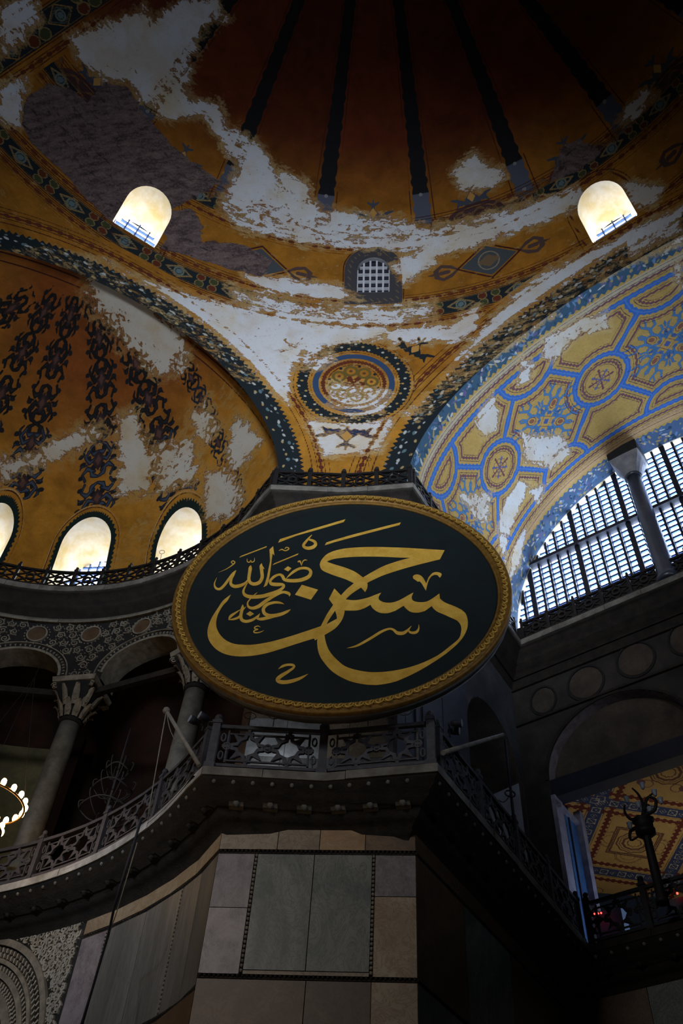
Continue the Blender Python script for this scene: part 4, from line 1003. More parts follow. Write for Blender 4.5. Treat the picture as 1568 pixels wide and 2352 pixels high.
# intrados and archivolt mouldings
for c0 in CENT[:4]:
    mb = MB(); pts = [(1.40*math.cos(t), 18.0+1.08*math.sin(t)) for t in np.linspace(PI, 0, 19)]; pts = [(-1.4, 17.75)]+pts+[(1.4, 17.75)]
    fn = lambda x, z, d, c0=c0: acyl(UC, AR, c0+x/AR, z, d)
    V = [fn(x, z, d) for x, z in pts for d in (-.05, .85)]; mb.add(V, [(2*i, 2*i+1, 2*i+3, 2*i+2) for i in range(len(pts)-1)]); mb.obj('arch_soffit', M['carve'], wl)
    for dr, wd in ((.05, .09), (.30, .035)):
        mb = MB(); mb.strip([((1.40+dr)*math.cos(t), 18.0+(1.08+dr)*math.sin(t)) for t in np.linspace(PI, 0, 25)], fn, wd, .07, d0=-.02); mb.obj('archivolt', M['carve'], wl)
    lf = MB()
    for t in np.linspace(.08, PI-.08, 30): 
        x, z = 1.58*math.cos(t), 18.0+1.26*math.sin(t); lf.strip([(x-.05*math.cos(t+.5), z-.06*math.sin(t+.5)), (x, z), (x+.05*math.cos(t-.6), z+.06*math.sin(t-.6))], fn, [.02, .06, .02], .04, d0=-.02)
    setp(lf.obj('leaf_border', M['carve'], wl), kind='stuff')
# scrolls
def scrollwork(fn, ok, x0, x1, z0, z1, step, r, wd, seed, par, mat, dp=.05, turns=1.6):
    rr = random.Random(seed); mb = MB(); row = 0; z = z0+step/2
    while z < z1:
        x = x0+(row % 2)*step/2
        while x < x1:
            if ok(x, z):
                rad = r*rr.uniform(.82, 1.05); sg = 1 if (row+int(x/step)) % 2 else -1; a0 = rr.uniform(0, 6.28)
                pts = []; ws = []
                for k in range(19):
                    f = k/18; a = a0+sg*f*turns*2*PI; q = rad*(1-.86*f); pts.append((x+q*math.cos(a), z+q*math.sin(a))); ws.append(wd*(1-.35*f))
                mb.strip(pts, fn, ws, dp, d0=-dp/2)
                for k in range(5):
                    a = a0+sg*k*1.2; q = rad*1.02; mb.strip([(x+q*math.cos(a), z+q*math.sin(a)), (x+q*1.22*math.cos(a+sg*.25), z+q*1.22*math.sin(a+sg*.25))], fn, [wd*1.1, .01], dp, d0=-dp/2)
            x += step
        z += step*.86; row += 1
    return setp(mb.obj('scroll_carving', mat, par), kind='stuff')
DISC = [math.radians(x) for x in (.5, 12.6, 24.7, -13, -26)]
def ok_s(x, z):
    a = x/AR
    for c0 in CENT:
        if math.hypot((a-c0)*AR/1.9, max(0, z-18.0)/1.55) < 1 : return False
    for dd in DISC:
        if math.hypot((a-dd)*AR, z-19.78) < .52: return False
    return True
scrollwork(lambda x, z, d: acyl(UC, AR, x/AR, z, d), ok_s, -4.5, 6.8, 17.85, 20.15, .40, .165, .042, 3, wl, M['carve'])
for dd in DISC:
    fn = lambda x, z, d, dd=dd: acyl(UC, AR, dd+x/AR, z, d)
    mb = MB(); mb.strip([(.33*math.cos(t), 19.78+.33*math.sin(t)) for t in np.linspace(0, 2*PI, 25)[:-1]], fn, .05, .08, True, -.03)
    for t in np.linspace(0, 2*PI, 21)[:-1]: mb.ball(fn(.42*math.cos(t), 19.78+.42*math.sin(t), -.02), .03, 5, 4)
    mb.obj('disc_ring', M['carve'], wl)
    mb = MB(); n = 20; V = [fn(.30*math.cos(t), 19.78+.30*math.sin(t), -.02) for t in np.linspace(0, 2*PI, n+1)[:-1]]; mb.add(V+[fn(0, 19.78, -.05)], [(i, (i+1) % n, n) for i in range(n)]); mb.obj('porphyry_disc', M['mb_brown'], wl)
V, q = sweep(Path(arcpts(UC, AR, -75, 66, 60)), [(-.12, 20.30), (-.12, 20.42), (0, 20.42), (0, 20.30), (-.12, 20.30)], 0, 59); me = npmesh('moulding', V, q); me.materials.append(M['carve']); link('moulding', me, wl)
# columns
def gallery_column(az, label):
    a = math.radians(az); b = acyl(UC, AR+.38, a, 0); c = empty('gallery_column', (b[0], b[1], 10.4), label=label, cat='column')
    q = np.array([b[0], b[1], 0.]); rad = np.array([math.sin(a), math.cos(a), 0]); tan = np.array([math.cos(a), -math.sin(a), 0])
    MB().lathe(q+np.array([0, 0, 10.4]), [(.50, 0), (.50, .15), (.44, .2), (.47, .3), (.40, .38), (.36, .45)], 28).obj('base', M['carve'], c)
    MB().lathe(q+np.array([0, 0, 10.8]), [(.345, 0), (.345, 2.5), (.32, 4.6), (.305, 5.55)], 28).obj('shaft', M['col'], c)
    MB().lathe(q+np.array([0, 0, 16.3]), [(.33, 0), (.37, .05), (.37, .10), (.33, .14)], 24).obj('neck_ring', M['carve_dk'], c)
    cp = MB(); V = []; rows = [(.33, 16.42, 0), (.37, 16.65, .1), (.46, 16.95, .35), (.58, 17.25, .7), (.66, 17.48, 1), (.66, 17.56, 1)]
    for r_, z, sqn in rows:
        for k in range(24):
            t = 2*PI*k/24; rr = r_/max(abs(math.cos(t)), abs(math.sin(t)))**(sqn*.9); V.append(q+rad*rr*math.cos(t)+tan*rr*math.sin(t)+np.array([0, 0, z]))
    cp.add(V, [(i*24+k, i*24+(k+1) % 24, (i+1)*24+(k+1) % 24, (i+1)*24+k) for i in range(5) for k in range(24)]); co_ = cp.obj('capital', M['carve_dk'], c)
    lf = MB()
    for row, (z0, z1, r0, r1) in enumerate(((16.45, 16.95, .36, .50), (16.8, 17.4, .46, .68))):
        for k in range(10):
            t = 2*PI*(k+.5*row)/10; e = rad*math.cos(t)+tan*math.sin(t); s_ = -rad*math.sin(t)+tan*math.cos(t); P_ = []
            for f, ww, cr in ((0, .08, 0), (.35, .11, .01), (.7, .10, .05), (.95, .06, .14), (.88, .01, .18)):
                P_.append((q+e*(r0+(r1-r0)*f+cr)+np.array([0, 0, z0+(z1-z0)*f]), ww))
            V = [p+s_*w_*x+e*(.03 if x == 0 else 0) for p, w_ in P_ for x in (-1, 0, 1)]
            lf.add(V, [(i*3+j, i*3+j+1, i*3+4+j, i*3+3+j) for i in range(4) for j in range(2)])
            for f in (.2, .45, .7):
                for sx in (-1, 1): p = q+e*(r0+(r1-r0)*f+.05)+np.array([0, 0, z0+(z1-z0)*f]); lf.strip([(0, 0), (.07*sx, .06)], lambda x, z, d, p=p, s_=s_, e=e: p+s_*x+np.array([0, 0, z])+e*d, [.03, .008], .02)
    setp(lf.obj('acanthus_leaves', M['carve'], co_), kind='stuff')
    ab = MB(); P8 = lambda s_, z: [q+rad*x*s_+tan*y*s_+np.array([0, 0, z]) for x, y in ((-1, -1), (1, -1), (1, 1), (-1, 1))]
    ab.hexa(P8(.70, 17.55)+P8(.74, 17.72)); ab.hexa(P8(.52, 17.72)+P8(.55, 17.80)); ab.obj('abacus', M['carve'], c)
    vo = MB()
    for sx in (-1, 1):
        for sy in (-1, 1):
            p = q+rad*.62*sx+tan*.62*sy+np.array([0, 0, 17.42]); e = rad*sx*.7+tan*sy*.7
            vo.strip([(.11*(1-f*.8)*math.cos(f*9), .11*(1-f*.8)*math.sin(f*9)) for f in np.linspace(0, 1, 14)], lambda x, z, d, p=p, e=e: p+e*x+np.array([0, 0, z])+np.cross(e, [0, 0, 1])*d, .035, .10)
    vo.obj('volutes', M['carve'], co_)
    return c
gallery_column(13.6, 'grey veined gallery column lit warm at its foot, in the exedra left of the medallion')
gallery_column(41.6, 'dark gallery column in the exedra, nearest the medallion edge')
gallery_column(-14.6, 'gallery column of the exedra beyond the left edge')
# dark tie beams between the capitals, at springing height
tb = structure('trim_20', npmesh('t', [(0, 0, 0), (0.01, 0, 0), (0, .01, 0), (0, 0.01, .01)], [[0, 1, 2, 3]]), label='dark wooden tie beams across the gallery arches')
tb.data.materials.append(M['shadow'])
for a0, a1 in ((-14.6, 13.6), (13.6, 41.6), (41.6, 62)):
    A_ = acyl(UC, AR+.38, math.radians(a0), 17.45); B_ = acyl(UC, AR+.38, math.radians(a1), 17.45); MB().bar(A_, B_, .18, .22, (0, 0, 1)).obj('tie_beam', M['stone_dk'], tb)
# back of the gallery
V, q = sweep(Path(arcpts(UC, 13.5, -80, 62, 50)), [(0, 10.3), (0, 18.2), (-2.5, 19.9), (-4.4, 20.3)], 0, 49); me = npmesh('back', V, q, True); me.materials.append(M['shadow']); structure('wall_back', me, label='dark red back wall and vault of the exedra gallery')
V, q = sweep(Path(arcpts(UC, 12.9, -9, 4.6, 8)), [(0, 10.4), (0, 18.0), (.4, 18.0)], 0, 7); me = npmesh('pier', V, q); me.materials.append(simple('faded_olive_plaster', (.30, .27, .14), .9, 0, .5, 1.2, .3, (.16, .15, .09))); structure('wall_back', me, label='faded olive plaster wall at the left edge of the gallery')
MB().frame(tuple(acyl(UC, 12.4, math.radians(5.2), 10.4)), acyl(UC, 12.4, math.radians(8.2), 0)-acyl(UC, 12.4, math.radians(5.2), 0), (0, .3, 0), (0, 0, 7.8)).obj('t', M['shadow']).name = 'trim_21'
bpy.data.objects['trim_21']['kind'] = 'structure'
V, q = sweep(Path(arcpts(LC, LR, -60, 67, 50)), [(.0, 10.42), (7.5, 10.42)], 0, 49); me = npmesh('gf', V, q); me.materials.append(M['stone_dk']); structure('floor', me, label='floor of the exedra gallery')

# ------------------------------------------------------------------ pier between the cornices
V, q = sweep(up_, [(.90, 20.4), (.90, 10.4)], UI-2, UI+2); me = npmesh('pier', V, q); me.materials.append(M['mb_brown']); wp = structure('wall_center', me, label='upper face of the pier behind the medallion')
def wall_quad(parent, path, u0, u1, h0, h1, o, mat, name='marble_slab', th=.04):
    k = max(1, int((u1-u0)/.9)); V = []; g = .008
    for i in range(k+1):
        w_ = u0+g+(u1-u0-2*g)*i/k
        for oo, h in ((o-th, h0+g), (o-th, h1-g), (o+.02, h1-g), (o+.02, h0+g)): V.append(path.W(w_, h, oo))
    b = MB(); b.add(V, [(i*4+a, i*4+(a+1) % 4, i*4+4+(a+1) % 4, i*4+4+a) for i in range(k) for a in range(4)]+[(0, 1, 2, 3), (4*k+3, 4*k+2, 4*k+1, 4*k)])
    return b.obj(name, mat, parent)
r_ = random.Random(5)
u0, u1 = U(UI)-.1, U(UI+2)+.1
h = 10.6
for row, hh_ in enumerate((1.5, 1.1, 1.9, .5, 2.2, 2.2)):
    u = u0
    while u < u1-.1:
        v = min(u1, u+r_.uniform(.7, 1.3)); wall_quad(wp, up_, u, v, h, h+hh_, .90, M[('stone_lt', 'mb_cream', 'mb_streak', 'mb_grey', 'mb_purple')[r_.randrange(5) if row > 1 else r_.randrange(3)]]); u = v
    h += hh_
area('walkway_fill', tuple(up_.W(U(UI)+.5, 11.0, .1)), tuple(up_.W(U(UI)+1.6, 12.0, .9)), .4, 9, (.86, .93, 1.0), .3, 140)  # added unseen lamp, brightens the pier wall behind the railing
# side wall of the barrel bay, with an arched gallery opening
sP = up_.at(U(UI+2), .9); sQ = up_.at(U(UI+3), .9); sd = (sQ-sP)/np.linalg.norm(sQ-sP); sL = np.linalg.norm(sQ-sP); sn = np.array([-sd[1], sd[0], 0]); sd3 = np.array([*sd, 0])
S0 = np.array([*sP, 0.0])
def sideP(x, h): return S0+x[..., None]*sd3+h[..., None]*np.array([0, 0, 1.])
def sideF(V): return arch_F(((V-S0)@sd3), V[:, 2], 6.25, 2.0, 9.0, 15.9, 17.9, 1.0)
me, keep, V = cut_mesh('side', gridV(sideP, np.linspace(0, sL, 90), np.linspace(10.3, 20.4, 100)), sideF, simple('grey_marble_wall', (.085, .085, .105), .7, 0, .5, 1.2, .3, (.04, .04, .05)))
ws_ = structure('wall_side', me, label='dark grey side wall of the barrel bay with a gallery arch')
V = [S0+sd3*x+np.array([0, 0, z])+sn*d for x, z in [(4.25, 10.3), (4.25, 15.9)]+[(6.25-2*math.cos(t), 15.9+2*math.sin(t)) for t in np.linspace(0, PI, 15)]+[(8.25, 15.9), (8.25, 10.3)] for d in (0, 1.6)]
n = len(V)//2; me = npmesh('sof', V, [[2*i, 2*i+1, 2*i+3, 2*i+2] for i in range(n-1)], True); me.materials.append(M['tymp']); link('arch_soffit', me, ws_)
for x0_, x1_, zt, mt in ((-0.02, .75, 19.2, 'white_box'), (.95, 1.15, 19.6, 'stone'), (1.35, 2.5, 18.4, 'rim'), (2.55, 4.15, 18.8, 'white_box')):
    MB().frame(S0+sd3*x0_+np.array([0, 0, 10.6])-sn*.05, sd3*(x1_-x0_), sn*.06, (0, 0, zt-10.6)).obj('marble_slab', simple('dusky_blue_marble', (.055, .062, .09), .6, 0, .5, 1.5, .2, (.03, .034, .05)), ws_)
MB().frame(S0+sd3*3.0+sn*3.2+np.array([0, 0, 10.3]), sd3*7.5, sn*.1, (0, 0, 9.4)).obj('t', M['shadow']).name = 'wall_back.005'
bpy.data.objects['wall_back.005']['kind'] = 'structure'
bq = [hit_dist(p, 24.6) for p in ((1085, 1845), (1190, 1799), (1215, 2010), (1150, 2040))]; ba_ = np.array([.5, .86, 0])*.06
bd = MB().hexa(bq+[p+ba_ for p in bq]).obj('painted_board', M['white_box']); setp(bd, 'pale lilac board behind the side gallery opening', 'board')
# west gallery wall
cW = up_.at(U(UI+3), .9); W0 = np.array([*cW, 0.0]); wx0 = float((np.array([WP0[0], WP0[1]])+.9*nW[:2]-cW)@d1[:2])   # survey x runs from WP0
def westP(x, h): return W0+(x+wx0)[..., None]*d1+h[..., None]*np.array([0, 0, 1.])
wp3 = lambda x, h, d=0: W0+(x+wx0)*d1+np.array([0, 0, h])+nW*d
def westF(V):
    x = (V-W0)@d1-wx0; f = 9
    for cx in (2.32, 8.0): f = np.minimum(f, arch_F(x, V[:, 2], cx, 2.42, 16.2, 16.22, 18.45, 1.0)); f = np.minimum(f, -np.minimum(2.42-np.abs(x-cx), np.minimum(16.25-V[:, 2], V[:, 2]-9)))
    return f
dkw = simple('dark_west_wall_marble', (.050, .043, .038), .8, 0, .5, 1.5, .4, (.022, .02, .02))
me, keep, V = cut_mesh('west', gridV(westP, np.linspace(-wx0, 11, 150), np.linspace(10.3, 20.4, 120)), westF, dkw)
ww = structure('wall_right', me, label='dark west gallery wall with roundels over a lunette arch')
for x, z, rx, rz in ((.12, 19.25, .42, .5), (1.7, 19.3, .58, .60), (3.5, 19.45, .58, .62), (5.3, 19.5, .58, .62), (7.1, 19.5, .58, .62)):
    mb = MB(); n = 24; V = [wp3(x+rx*math.cos(t), z+rz*math.sin(t), -.02) for t in np.linspace(0, 2*PI, n+1)[:-1]]; mb.add(V+[wp3(x, z, -.08)], [(i, (i+1) % n, n) for i in range(n)], True); mb.obj('roundel', M['tymp'], ww)
    mb = MB(); mb.strip([(x+rx*1.12*math.cos(t), z+rz*1.12*math.sin(t)) for t in np.linspace(0, 2*PI, n+1)[:-1]], wp3, .07, .08, True); mb.obj('roundel_ring', M['carve_dk'], ww)
for z in (18.55, 20.05): MB().frame(wp3(-wx0, z, -.1), d1*11, nW*.1, (0, 0, .09)).obj('moulding', M['stone_dk'], ww)
sc2 = scrollwork(wp3, lambda x, z: True, -.6, 5.2, 20.12, 20.4, .3, .11, .03, 9, ww, M['stone_dk'])
for cx in (2.32, 8.0):
    V = [wp3(cx-2.42*math.cos(t), 16.22+2.23*math.sin(t), d) for t in np.linspace(0, PI, 25) for d in (0, .42)]
    me = npmesh('sof', V, [[2*i, 2*i+1, 2*i+3, 2*i+2] for i in range(24)], True); me.materials.append(M['mb_purple']); link('arch_soffit', me, ww)
    V = [wp3(cx-2.42*math.cos(t), 16.2+2.25*math.sin(t)*f, .40) for t in np.linspace(0, PI, 25) for f in (1, 0)]
    me = npmesh('tym', V, [[2*i, 2*i+1, 2*i+3, 2*i+2] for i in range(24)]); me.materials.append(M['tymp']); link('tympanum', me, ww)
    mb = MB(); mb.strip([(cx-2.5*math.cos(t), 16.22+2.30*math.sin(t)) for t in np.linspace(0, PI, 25)], wp3, .10, .08); mb.obj('archivolt', M['stone_dk'], ww)
    for k in range(7):
        x = cx+r_.uniform(-1.9, 1.9); z = 16.3+r_.uniform(.1, .9); pass
    MB().frame(wp3(cx-2.45, 15.62, .05), d1*4.9, nW*.5, (0, 0, .62)).obj('lintel_beam', M['lead'], ww)
# jamb with blue panel
jb = structure('door_1', MB().frame(wp3(-.12, 10.3, -.06), d1*.14, nW*.5, (0, 0, 5.35)).mesh('j'), label='lilac framed jamb with a panel tinted for its blue light at the left of the west opening'); jb.data.materials.append(simple('lilac_marble_frame', (.30, .29, .36), .6, 0, .4, 3, .2, (.18, .17, .23)))
MB().frame(wp3(-.02, 10.3, .44), d1*.06, nW*.75, (0, 0, 5.2)).obj('panel', M['bluepanel'], jb)
MB().frame(wp3(.0, 10.3, 1.2), d1*.22, nW*.28, (0, 0, 5.4)).obj('jamb_post', jb.data.materials[0], jb)
MB().frame(wp3(.0, 10.3, .62), d1*.08, nW*.05, (0, 0, 5.3)).obj('batten', M['lead'], jb)
MB().frame(wp3(-.05, 15.2, .0), d1*.2, nW*1.5, (0, 0, .14)).obj('frame_head', jb.data.materials[0], jb)
# painted vault of the west gallery
n, m = 250, 290
X_ = np.linspace(7.6, 15.4, n); Y_ = np.linspace(21.6, 31.4, m); xx_, yy2 = np.meshgrid(X_, Y_, indexing='ij')
G = np.stack([xx_, yy2, 17.0+0*xx_], -1); vme, vkeep, V = cut_mesh('vault', G, lambda q: (q-W0)@nW-.45, M['fresco_ga']); pt = Paint(V, (.42, .275, .105))
th_ = math.radians(6); gx = (V[:, 0]-9.45)*math.cos(th_)-(V[:, 1]-25.5)*math.sin(th_)*-0.0; gx = V[:, 0]-9.45-.02*(V[:, 1]-25.5); gy = V[:, 1]-25.45-.12*(V[:, 0]-9.45)
PX, PY = 3.55, 4.25
ax_ = (gx+PX/2) % PX-PX/2; ay_ = (gy+PY/2) % PY-PY/2
for d_, al in ((ax_, gy), (ay_, gx)):
    b_ = np.abs(d_); pt.put('d1', .25-b_, np.array((.035, .05, .12)))
    k = (al/.34) % 1-.5; odd = np.floor(al/.34) % 2
    pt.put('d2', np.where(odd > 0, .016-np.abs(np.maximum(np.abs(d_), np.abs(k*.34))-.14), .014-np.abs(np.abs(d_)+np.abs(k*.34)-.12)), np.array((.42, .38, .28)))
    pt.put('d2', np.where(odd > 0, .012-np.abs(np.abs(d_)-np.abs(k*.34)), .03-np.hypot(d_, k*.34)), np.array((.40, .36, .26)))
    pt.put('d1', np.where(b_ > .2, .06+.06*(saw(al, .24) > .5)-np.abs(b_-.52), -1), np.array((.11, .025, .02)))
    pt.put('d3', .014-np.abs(b_-.30)); pt.put('d3', .010-np.abs(b_-.66))
mx_ = (gx) % PX-PX/2; my_ = (gy) % PY-PY/2; r2 = np.hypot(mx_, my_); a2_ = np.arctan2(my_, mx_)
for rr_, w_ in ((.62, .03), (.52, .02), (.40, .05), (.24, .02)): pt.put('d1', w_-np.abs(r2*(1+.03*np.cos(a2_*10))-rr_), np.array((.11, .055, .04)))
pt.put('d1', .014-np.abs(r2-.22-.06*np.cos(a2_*8)), np.array((.12, .06, .04)))
cell = np.floor(gx/PX)+np.floor(gy/PY)
sqm = np.where(cell % 2 == 0, np.maximum(np.abs(mx_), np.abs(my_)), 99)
for rr_, w_ in ((.72, .026), (.84, .026), (.78, .02)): pt.put('d1', w_-np.abs(sqm-rr_), np.array((.11, .05, .035)))
for sx, sy in ((1, 0), (-1, 0), (0, 1), (0, -1)):
    for rr_ in (.50, .44, .28): pt.put('d1', np.where((cell % 2 == 0) & (mx_*sx+my_*sy > .84), .015-np.abs(np.hypot(mx_-sx*.84, my_-sy*.84)-rr_), -1), np.array((.11, .05, .035)))
for sx in (-1, 1):
    for sy in (-1, 1): pt.put('d1', np.where(cell % 2 != 0, np.maximum(.15-np.hypot(mx_-sx*.72, my_-sy*.72), .02-np.abs(np.hypot(mx_-sx*.5, my_-sy*.75)-.2)), -1), np.array((.13, .06, .07)))
pt.a['loss'][:] = -1.2
me = vme; pt.write(me, vkeep)
structure('ceiling', me, label='west gallery vault painted with crossing blue bands and brown rosettes')
area('gallery_vault_fill', (13.5, 26.5, 11.6), (11, 27, 17), 3.5, 62, (1.0, .90, .74), 3, 150)  # unseen lamp added under the painted vault to lift it from below
area('gallery_blue_light', (10.5, 22.5, 11.2), (5.5, 24.5, 13.4), 1.2, 26, (.55, .70, 1.0), 2, 120)
V = [wp3(-1, 10.42, 0), wp3(12, 10.42, 0), wp3(12, 10.42, 14), wp3(-1, 10.42, 14)]; structure('floor', npmesh('f', V, [[0, 1, 2, 3]]), label='west gallery floor').data.materials.append(M['stone_dk'])
MB().frame(wp3(.4, 10.4, 11.5), d1*12, nW*.2, (0, 0, 6.7)).obj('t', simple('lit_gallery_back_wall', (.20, .17, .12), .9)).name = 'wall_back.006'; bpy.data.objects['wall_back.006']['kind'] = 'structure'

# ------------------------------------------------------------------ lower storey: exedra wall and pier face in marble revetment
LO = 1.06
_c = lo_.at(lo_.s[LI+3], 1.0); _d = lo_.at(lo_.s[LI+4], 1.0); _e = lo_.at(lo_.s[LI+5], 1.0)
lip_, lo_ = lo_, Path(arcpts(LC, LR+1.06, -60, 62.5, 57)+[(-1.88, 16.68), (0.05, 16.42), (2.02, 16.14), tuple(_c), tuple(_d), tuple(_e)])
LO = 0.0
Lw = lambda i: lo_.s[i]
V, q = sweep(lo_, [(LO+.05, 9.9), (LO+.05, -1.6)], 0, LI+4); me = npmesh('low', V, q); me.materials.append(M['stone_dk']); wl2 = structure('wall_front', me, label='marble clad lower wall of exedra and pier')
LW = lambda p: None
def low_hit(px):
    """(u, h) on the face of the lower wall"""
    d = ray([px])[0]; best = None
    P = np.array([lo_.at(s, LO) for s in lo_.s]); 
    for i in range(len(P)-1):
        a, b = P[i], P[i+1]; e = b-a; den = d[0]*e[1]-d[1]*e[0]
        if abs(den) < 1e-9: continue
        t = (a[0]*e[1]-a[1]*e[0])/den; k = (a[0]*d[1]-a[1]*d[0])/den
        if t > 0 and -1e-6 <= k <= 1+1e-6 and (best is None or t < best[0]): best = (t, lo_.s[i]+(lo_.s[i+1]-lo_.s[i])*k, t*d[2])
    return best[1], best[2]
pu = [low_hit(p) for p in ((517, 1900), (945, 1915), (500, 1958), (940, 1968), (463, 2240), (950, 2252), (590, 1970), (857, 1975), (565, 2240), (850, 2250))]
cu0, cu1 = Lw(LI), Lw(LI+2)
hA = (pu[2][1]+pu[3][1])/2; hB = (pu[4][1]+pu[5][1])/2
def ux(px): return low_hit(px)[0]
def slabrow(us, h0, h1, mats, par=wl2, o=LO):
    for a, b, mt in zip(us[:-1], us[1:], mats): wall_quad(par, lo_, a, b, h0, h1, o, M[mt])
def beadstrip(par, pts, o, horizontal, n=None):
    b = MB(); L = 0
    (ua, ha), (ub, hb) = pts; L = math.hypot(ub-ua, hb-ha); k = int(L/.085)
    for i in range(k):
        f = (i+.5)/k; p = lo_.W(ua+(ub-ua)*f, ha+(hb-ha)*f, o-.03); b.ball(p, .036, 5, 4)
    if horizontal:
        q = 24
        for i in range(q):
            u_a = ua+(ub-ua)*i/q; u_b = ua+(ub-ua)*(i+1)/q; b.hexa([lo_.W(u_a, ha-.05, o+.02), lo_.W(u_b, ha-.05, o+.02), lo_.W(u_b, ha-.05, o-.03), lo_.W(u_a, ha-.05, o-.03), lo_.W(u_a, ha-.015, o+.02), lo_.W(u_b, ha-.015, o+.02), lo_.W(u_b, ha-.015, o-.03), lo_.W(u_a, ha-.015, o-.03)])
    return b.obj('beaded_moulding', M['stone_dk'] if horizontal else M['carve'], par)
slabrow([cu0, ux((640, 1930)), ux((735, 1930)), ux((838, 1935)), cu1], hA+.03, 9.72, ['mb_cream', 'mb_cream', 'mb_yellow', 'mb_brown'])
xa, xb = ux((590, 1975)), ux((857, 1978)); xm = ux((722, 1978))
hs_ = low_hit((480, 2090))[1]; hr_ = low_hit((900, 2062))[1]
slabrow([cu0, xa-.03], hs_, hA-.06, ['mb_purple']); slabrow([cu0, xa-.03], hB+.02, hs_, ['mb_purple'])
slabrow([xa+.03, xm, xb-.03], hB+.10, hA-.06, ['mb_grey', 'mb_grey']); slabrow([xa+.03, xb-.03], hB+.02, hB+.10, ['mb_cream'])
slabrow([xb+.03, cu1], hr_, hA-.06, ['mb_purple']); slabrow([xb+.03, cu1], hB+.02, hr_, ['mb_cream'])
slabrow([cu0, ux((700, 2290)), ux((850, 2290)), cu1], hB-1.25, hB-.06, ['mb_brown', 'mb_brown', 'mb_cream'])
slabrow([cu0, (cu0+cu1)/2, cu1], hB-3.6, hB-1.25, ['mb_brown', 'mb_purple'])
for hh_ in (hA, hB): beadstrip(wl2, ((cu0, hh_), (cu1, hh_)), LO, True)
for x in (xa, xb):
    beadstrip(wl2, ((x, hB+.05), (x, hA-.05)), LO, False)
# right hand side of the pier
slabrow([cu1, cu1+2.2, cu1+4.6, Lw(LI+3)], hB+.02, hA-.06, ['mb_brown', 'mb_grey', 'mb_brown']); slabrow([cu1, cu1+3, Lw(LI+3)], hA+.03, 9.72, ['mb_brown', 'mb_brown']); slabrow([cu1, cu1+2.6, cu1+5.2, Lw(LI+3)], hB-3, hB-.06, ['mb_grey', 'mb_brown', 'mb_grey'])
for hh_ in (hA, hB): beadstrip(wl2, ((cu1, hh_), (Lw(LI+3), hh_)), LO, True)
wW = Lw(LI+3); slabrow([wW, wW+2, wW+4, wW+6.5], 7.6, 9.7, ['mb_brown', 'mb_grey', 'mb_brown']); slabrow([wW, wW+2.4, wW+6.5], 5.4, 7.6, ['mb_grey', 'mb_grey'])
# exedra bay: slabs left of the pier
e0 = ux((205, 2110)); e1_ = ux((248, 2145)); e2_ = ux((421, 2055)); hE = low_hit((300, 2110))[1]; hE2 = low_hit((420, 2300))[1]
slabrow([e0, cu0-1.2, cu0], hE+.03, 9.75, ['mb_cream', 'mb_cream']); slabrow([e1_+.03, (e1_+e2_)/2, e2_-.03], hE2+.02, hE-.06, ['mb_streak', 'mb_streak']); slabrow([e2_+.03, (e2_+cu0)/2, cu0], hE2+.02, hE-.06, ['mb_streak', 'mb_streak'])
slabrow([e0, e1_-.03], hE2-2, hE-.06, ['mb_purple']); slabrow([e1_, e2_, cu0], hE2-2.2, hE2-.06, ['mb_brown', 'mb_brown'])
beadstrip(wl2, ((e0, hE), (cu0, hE)), LO, True); beadstrip(wl2, ((e1_, hE2), (cu0, hE2)), LO, True)
for x in (e1_, e2_): beadstrip(wl2, ((x, hE2+.05), (x, hE-.06)), LO, False)
# carved spandrel and arch at the lower left
ac, ah = low_hit((-20, 2320)); 
P1 = [low_hit(p) for p in ((0, 2215), (100, 2300), (122, 2350), (0, 2250), (60, 2290), (85, 2352))]
u_c = P1[0][0]-.75; rO = 0
lfn = lambda x, z, d: lo_.W(x, z, LO+d)
hc = 6.75; Ro = math.hypot(P1[1][0]-u_c, P1[1][1]-hc)
mb = MB(); k = 30; V = []
for t in np.linspace(PI, 0, k): V += [lfn(u_c+(Ro)*math.cos(t), hc+Ro*math.sin(t), -.0), lfn(u_c+(Ro+3.2)*math.cos(t)*1.0, min(9.8, hc+(Ro+3.2)*math.sin(t)), -.0)]
V = [lfn(min(x, e0), z, -.01) for x, z in [(a, b) for a in np.linspace(e0-6, e0, 24) for b in np.linspace(5.5, 9.8, 18)]]
Q = np.arange(24*18).reshape(24, 18); me = npmesh('pl', V, np.stack([Q[:-1, :-1], Q[1:, :-1], Q[1:, 1:], Q[:-1, 1:]], -1).reshape(-1, 4)); me.materials.append(M['carve_dk']); link('spandrel_ground', me, wl2)
mlt = simple('pale_carved_spandrel', (.42, .41, .37), .7, 0, .35, 5, .3, (.30, .29, .25))
ok2 = lambda x, z: math.hypot(x-u_c, z-hc) > Ro+.18 and x < e0-.12
scrollwork(lfn, ok2, e0-4.2, e0, 6.4, 9.75, .235, .105, .052, 21, wl2, mlt, .06, 1.25); scrollwork(lfn, ok2, e0-4.1, e0, 6.5, 9.75, .235, .09, .05, 22, wl2, mlt, .06, .8)
for dr, wd, mt in ((.06, .16, 'carve'), (-.62, .14, 'carve'), (-.36, .10, 'carve'), (-1.0, .22, 'carve')):
    mb = MB(); mb.strip([(u_c+(Ro+dr)*math.cos(t), hc+(Ro+dr)*math.sin(t)) for t in np.linspace(0, PI, 40)], lfn, wd, .14, d0=-.03); mb.obj('archivolt', M[mt], wl2)
mb = MB()
for j, rr_ in enumerate((Ro-.12, Ro-.24, Ro-.50, Ro-.78, Ro-.88)):
    for t in np.linspace(0, PI, 60): mb.strip([(u_c+(rr_-.05)*math.cos(t), hc+(rr_-.05)*math.sin(t)), (u_c+(rr_+.05)*math.cos(t+.02), hc+(rr_+.05)*math.sin(t+.02))], lfn, [.035, .05], .09, d0=-.03)
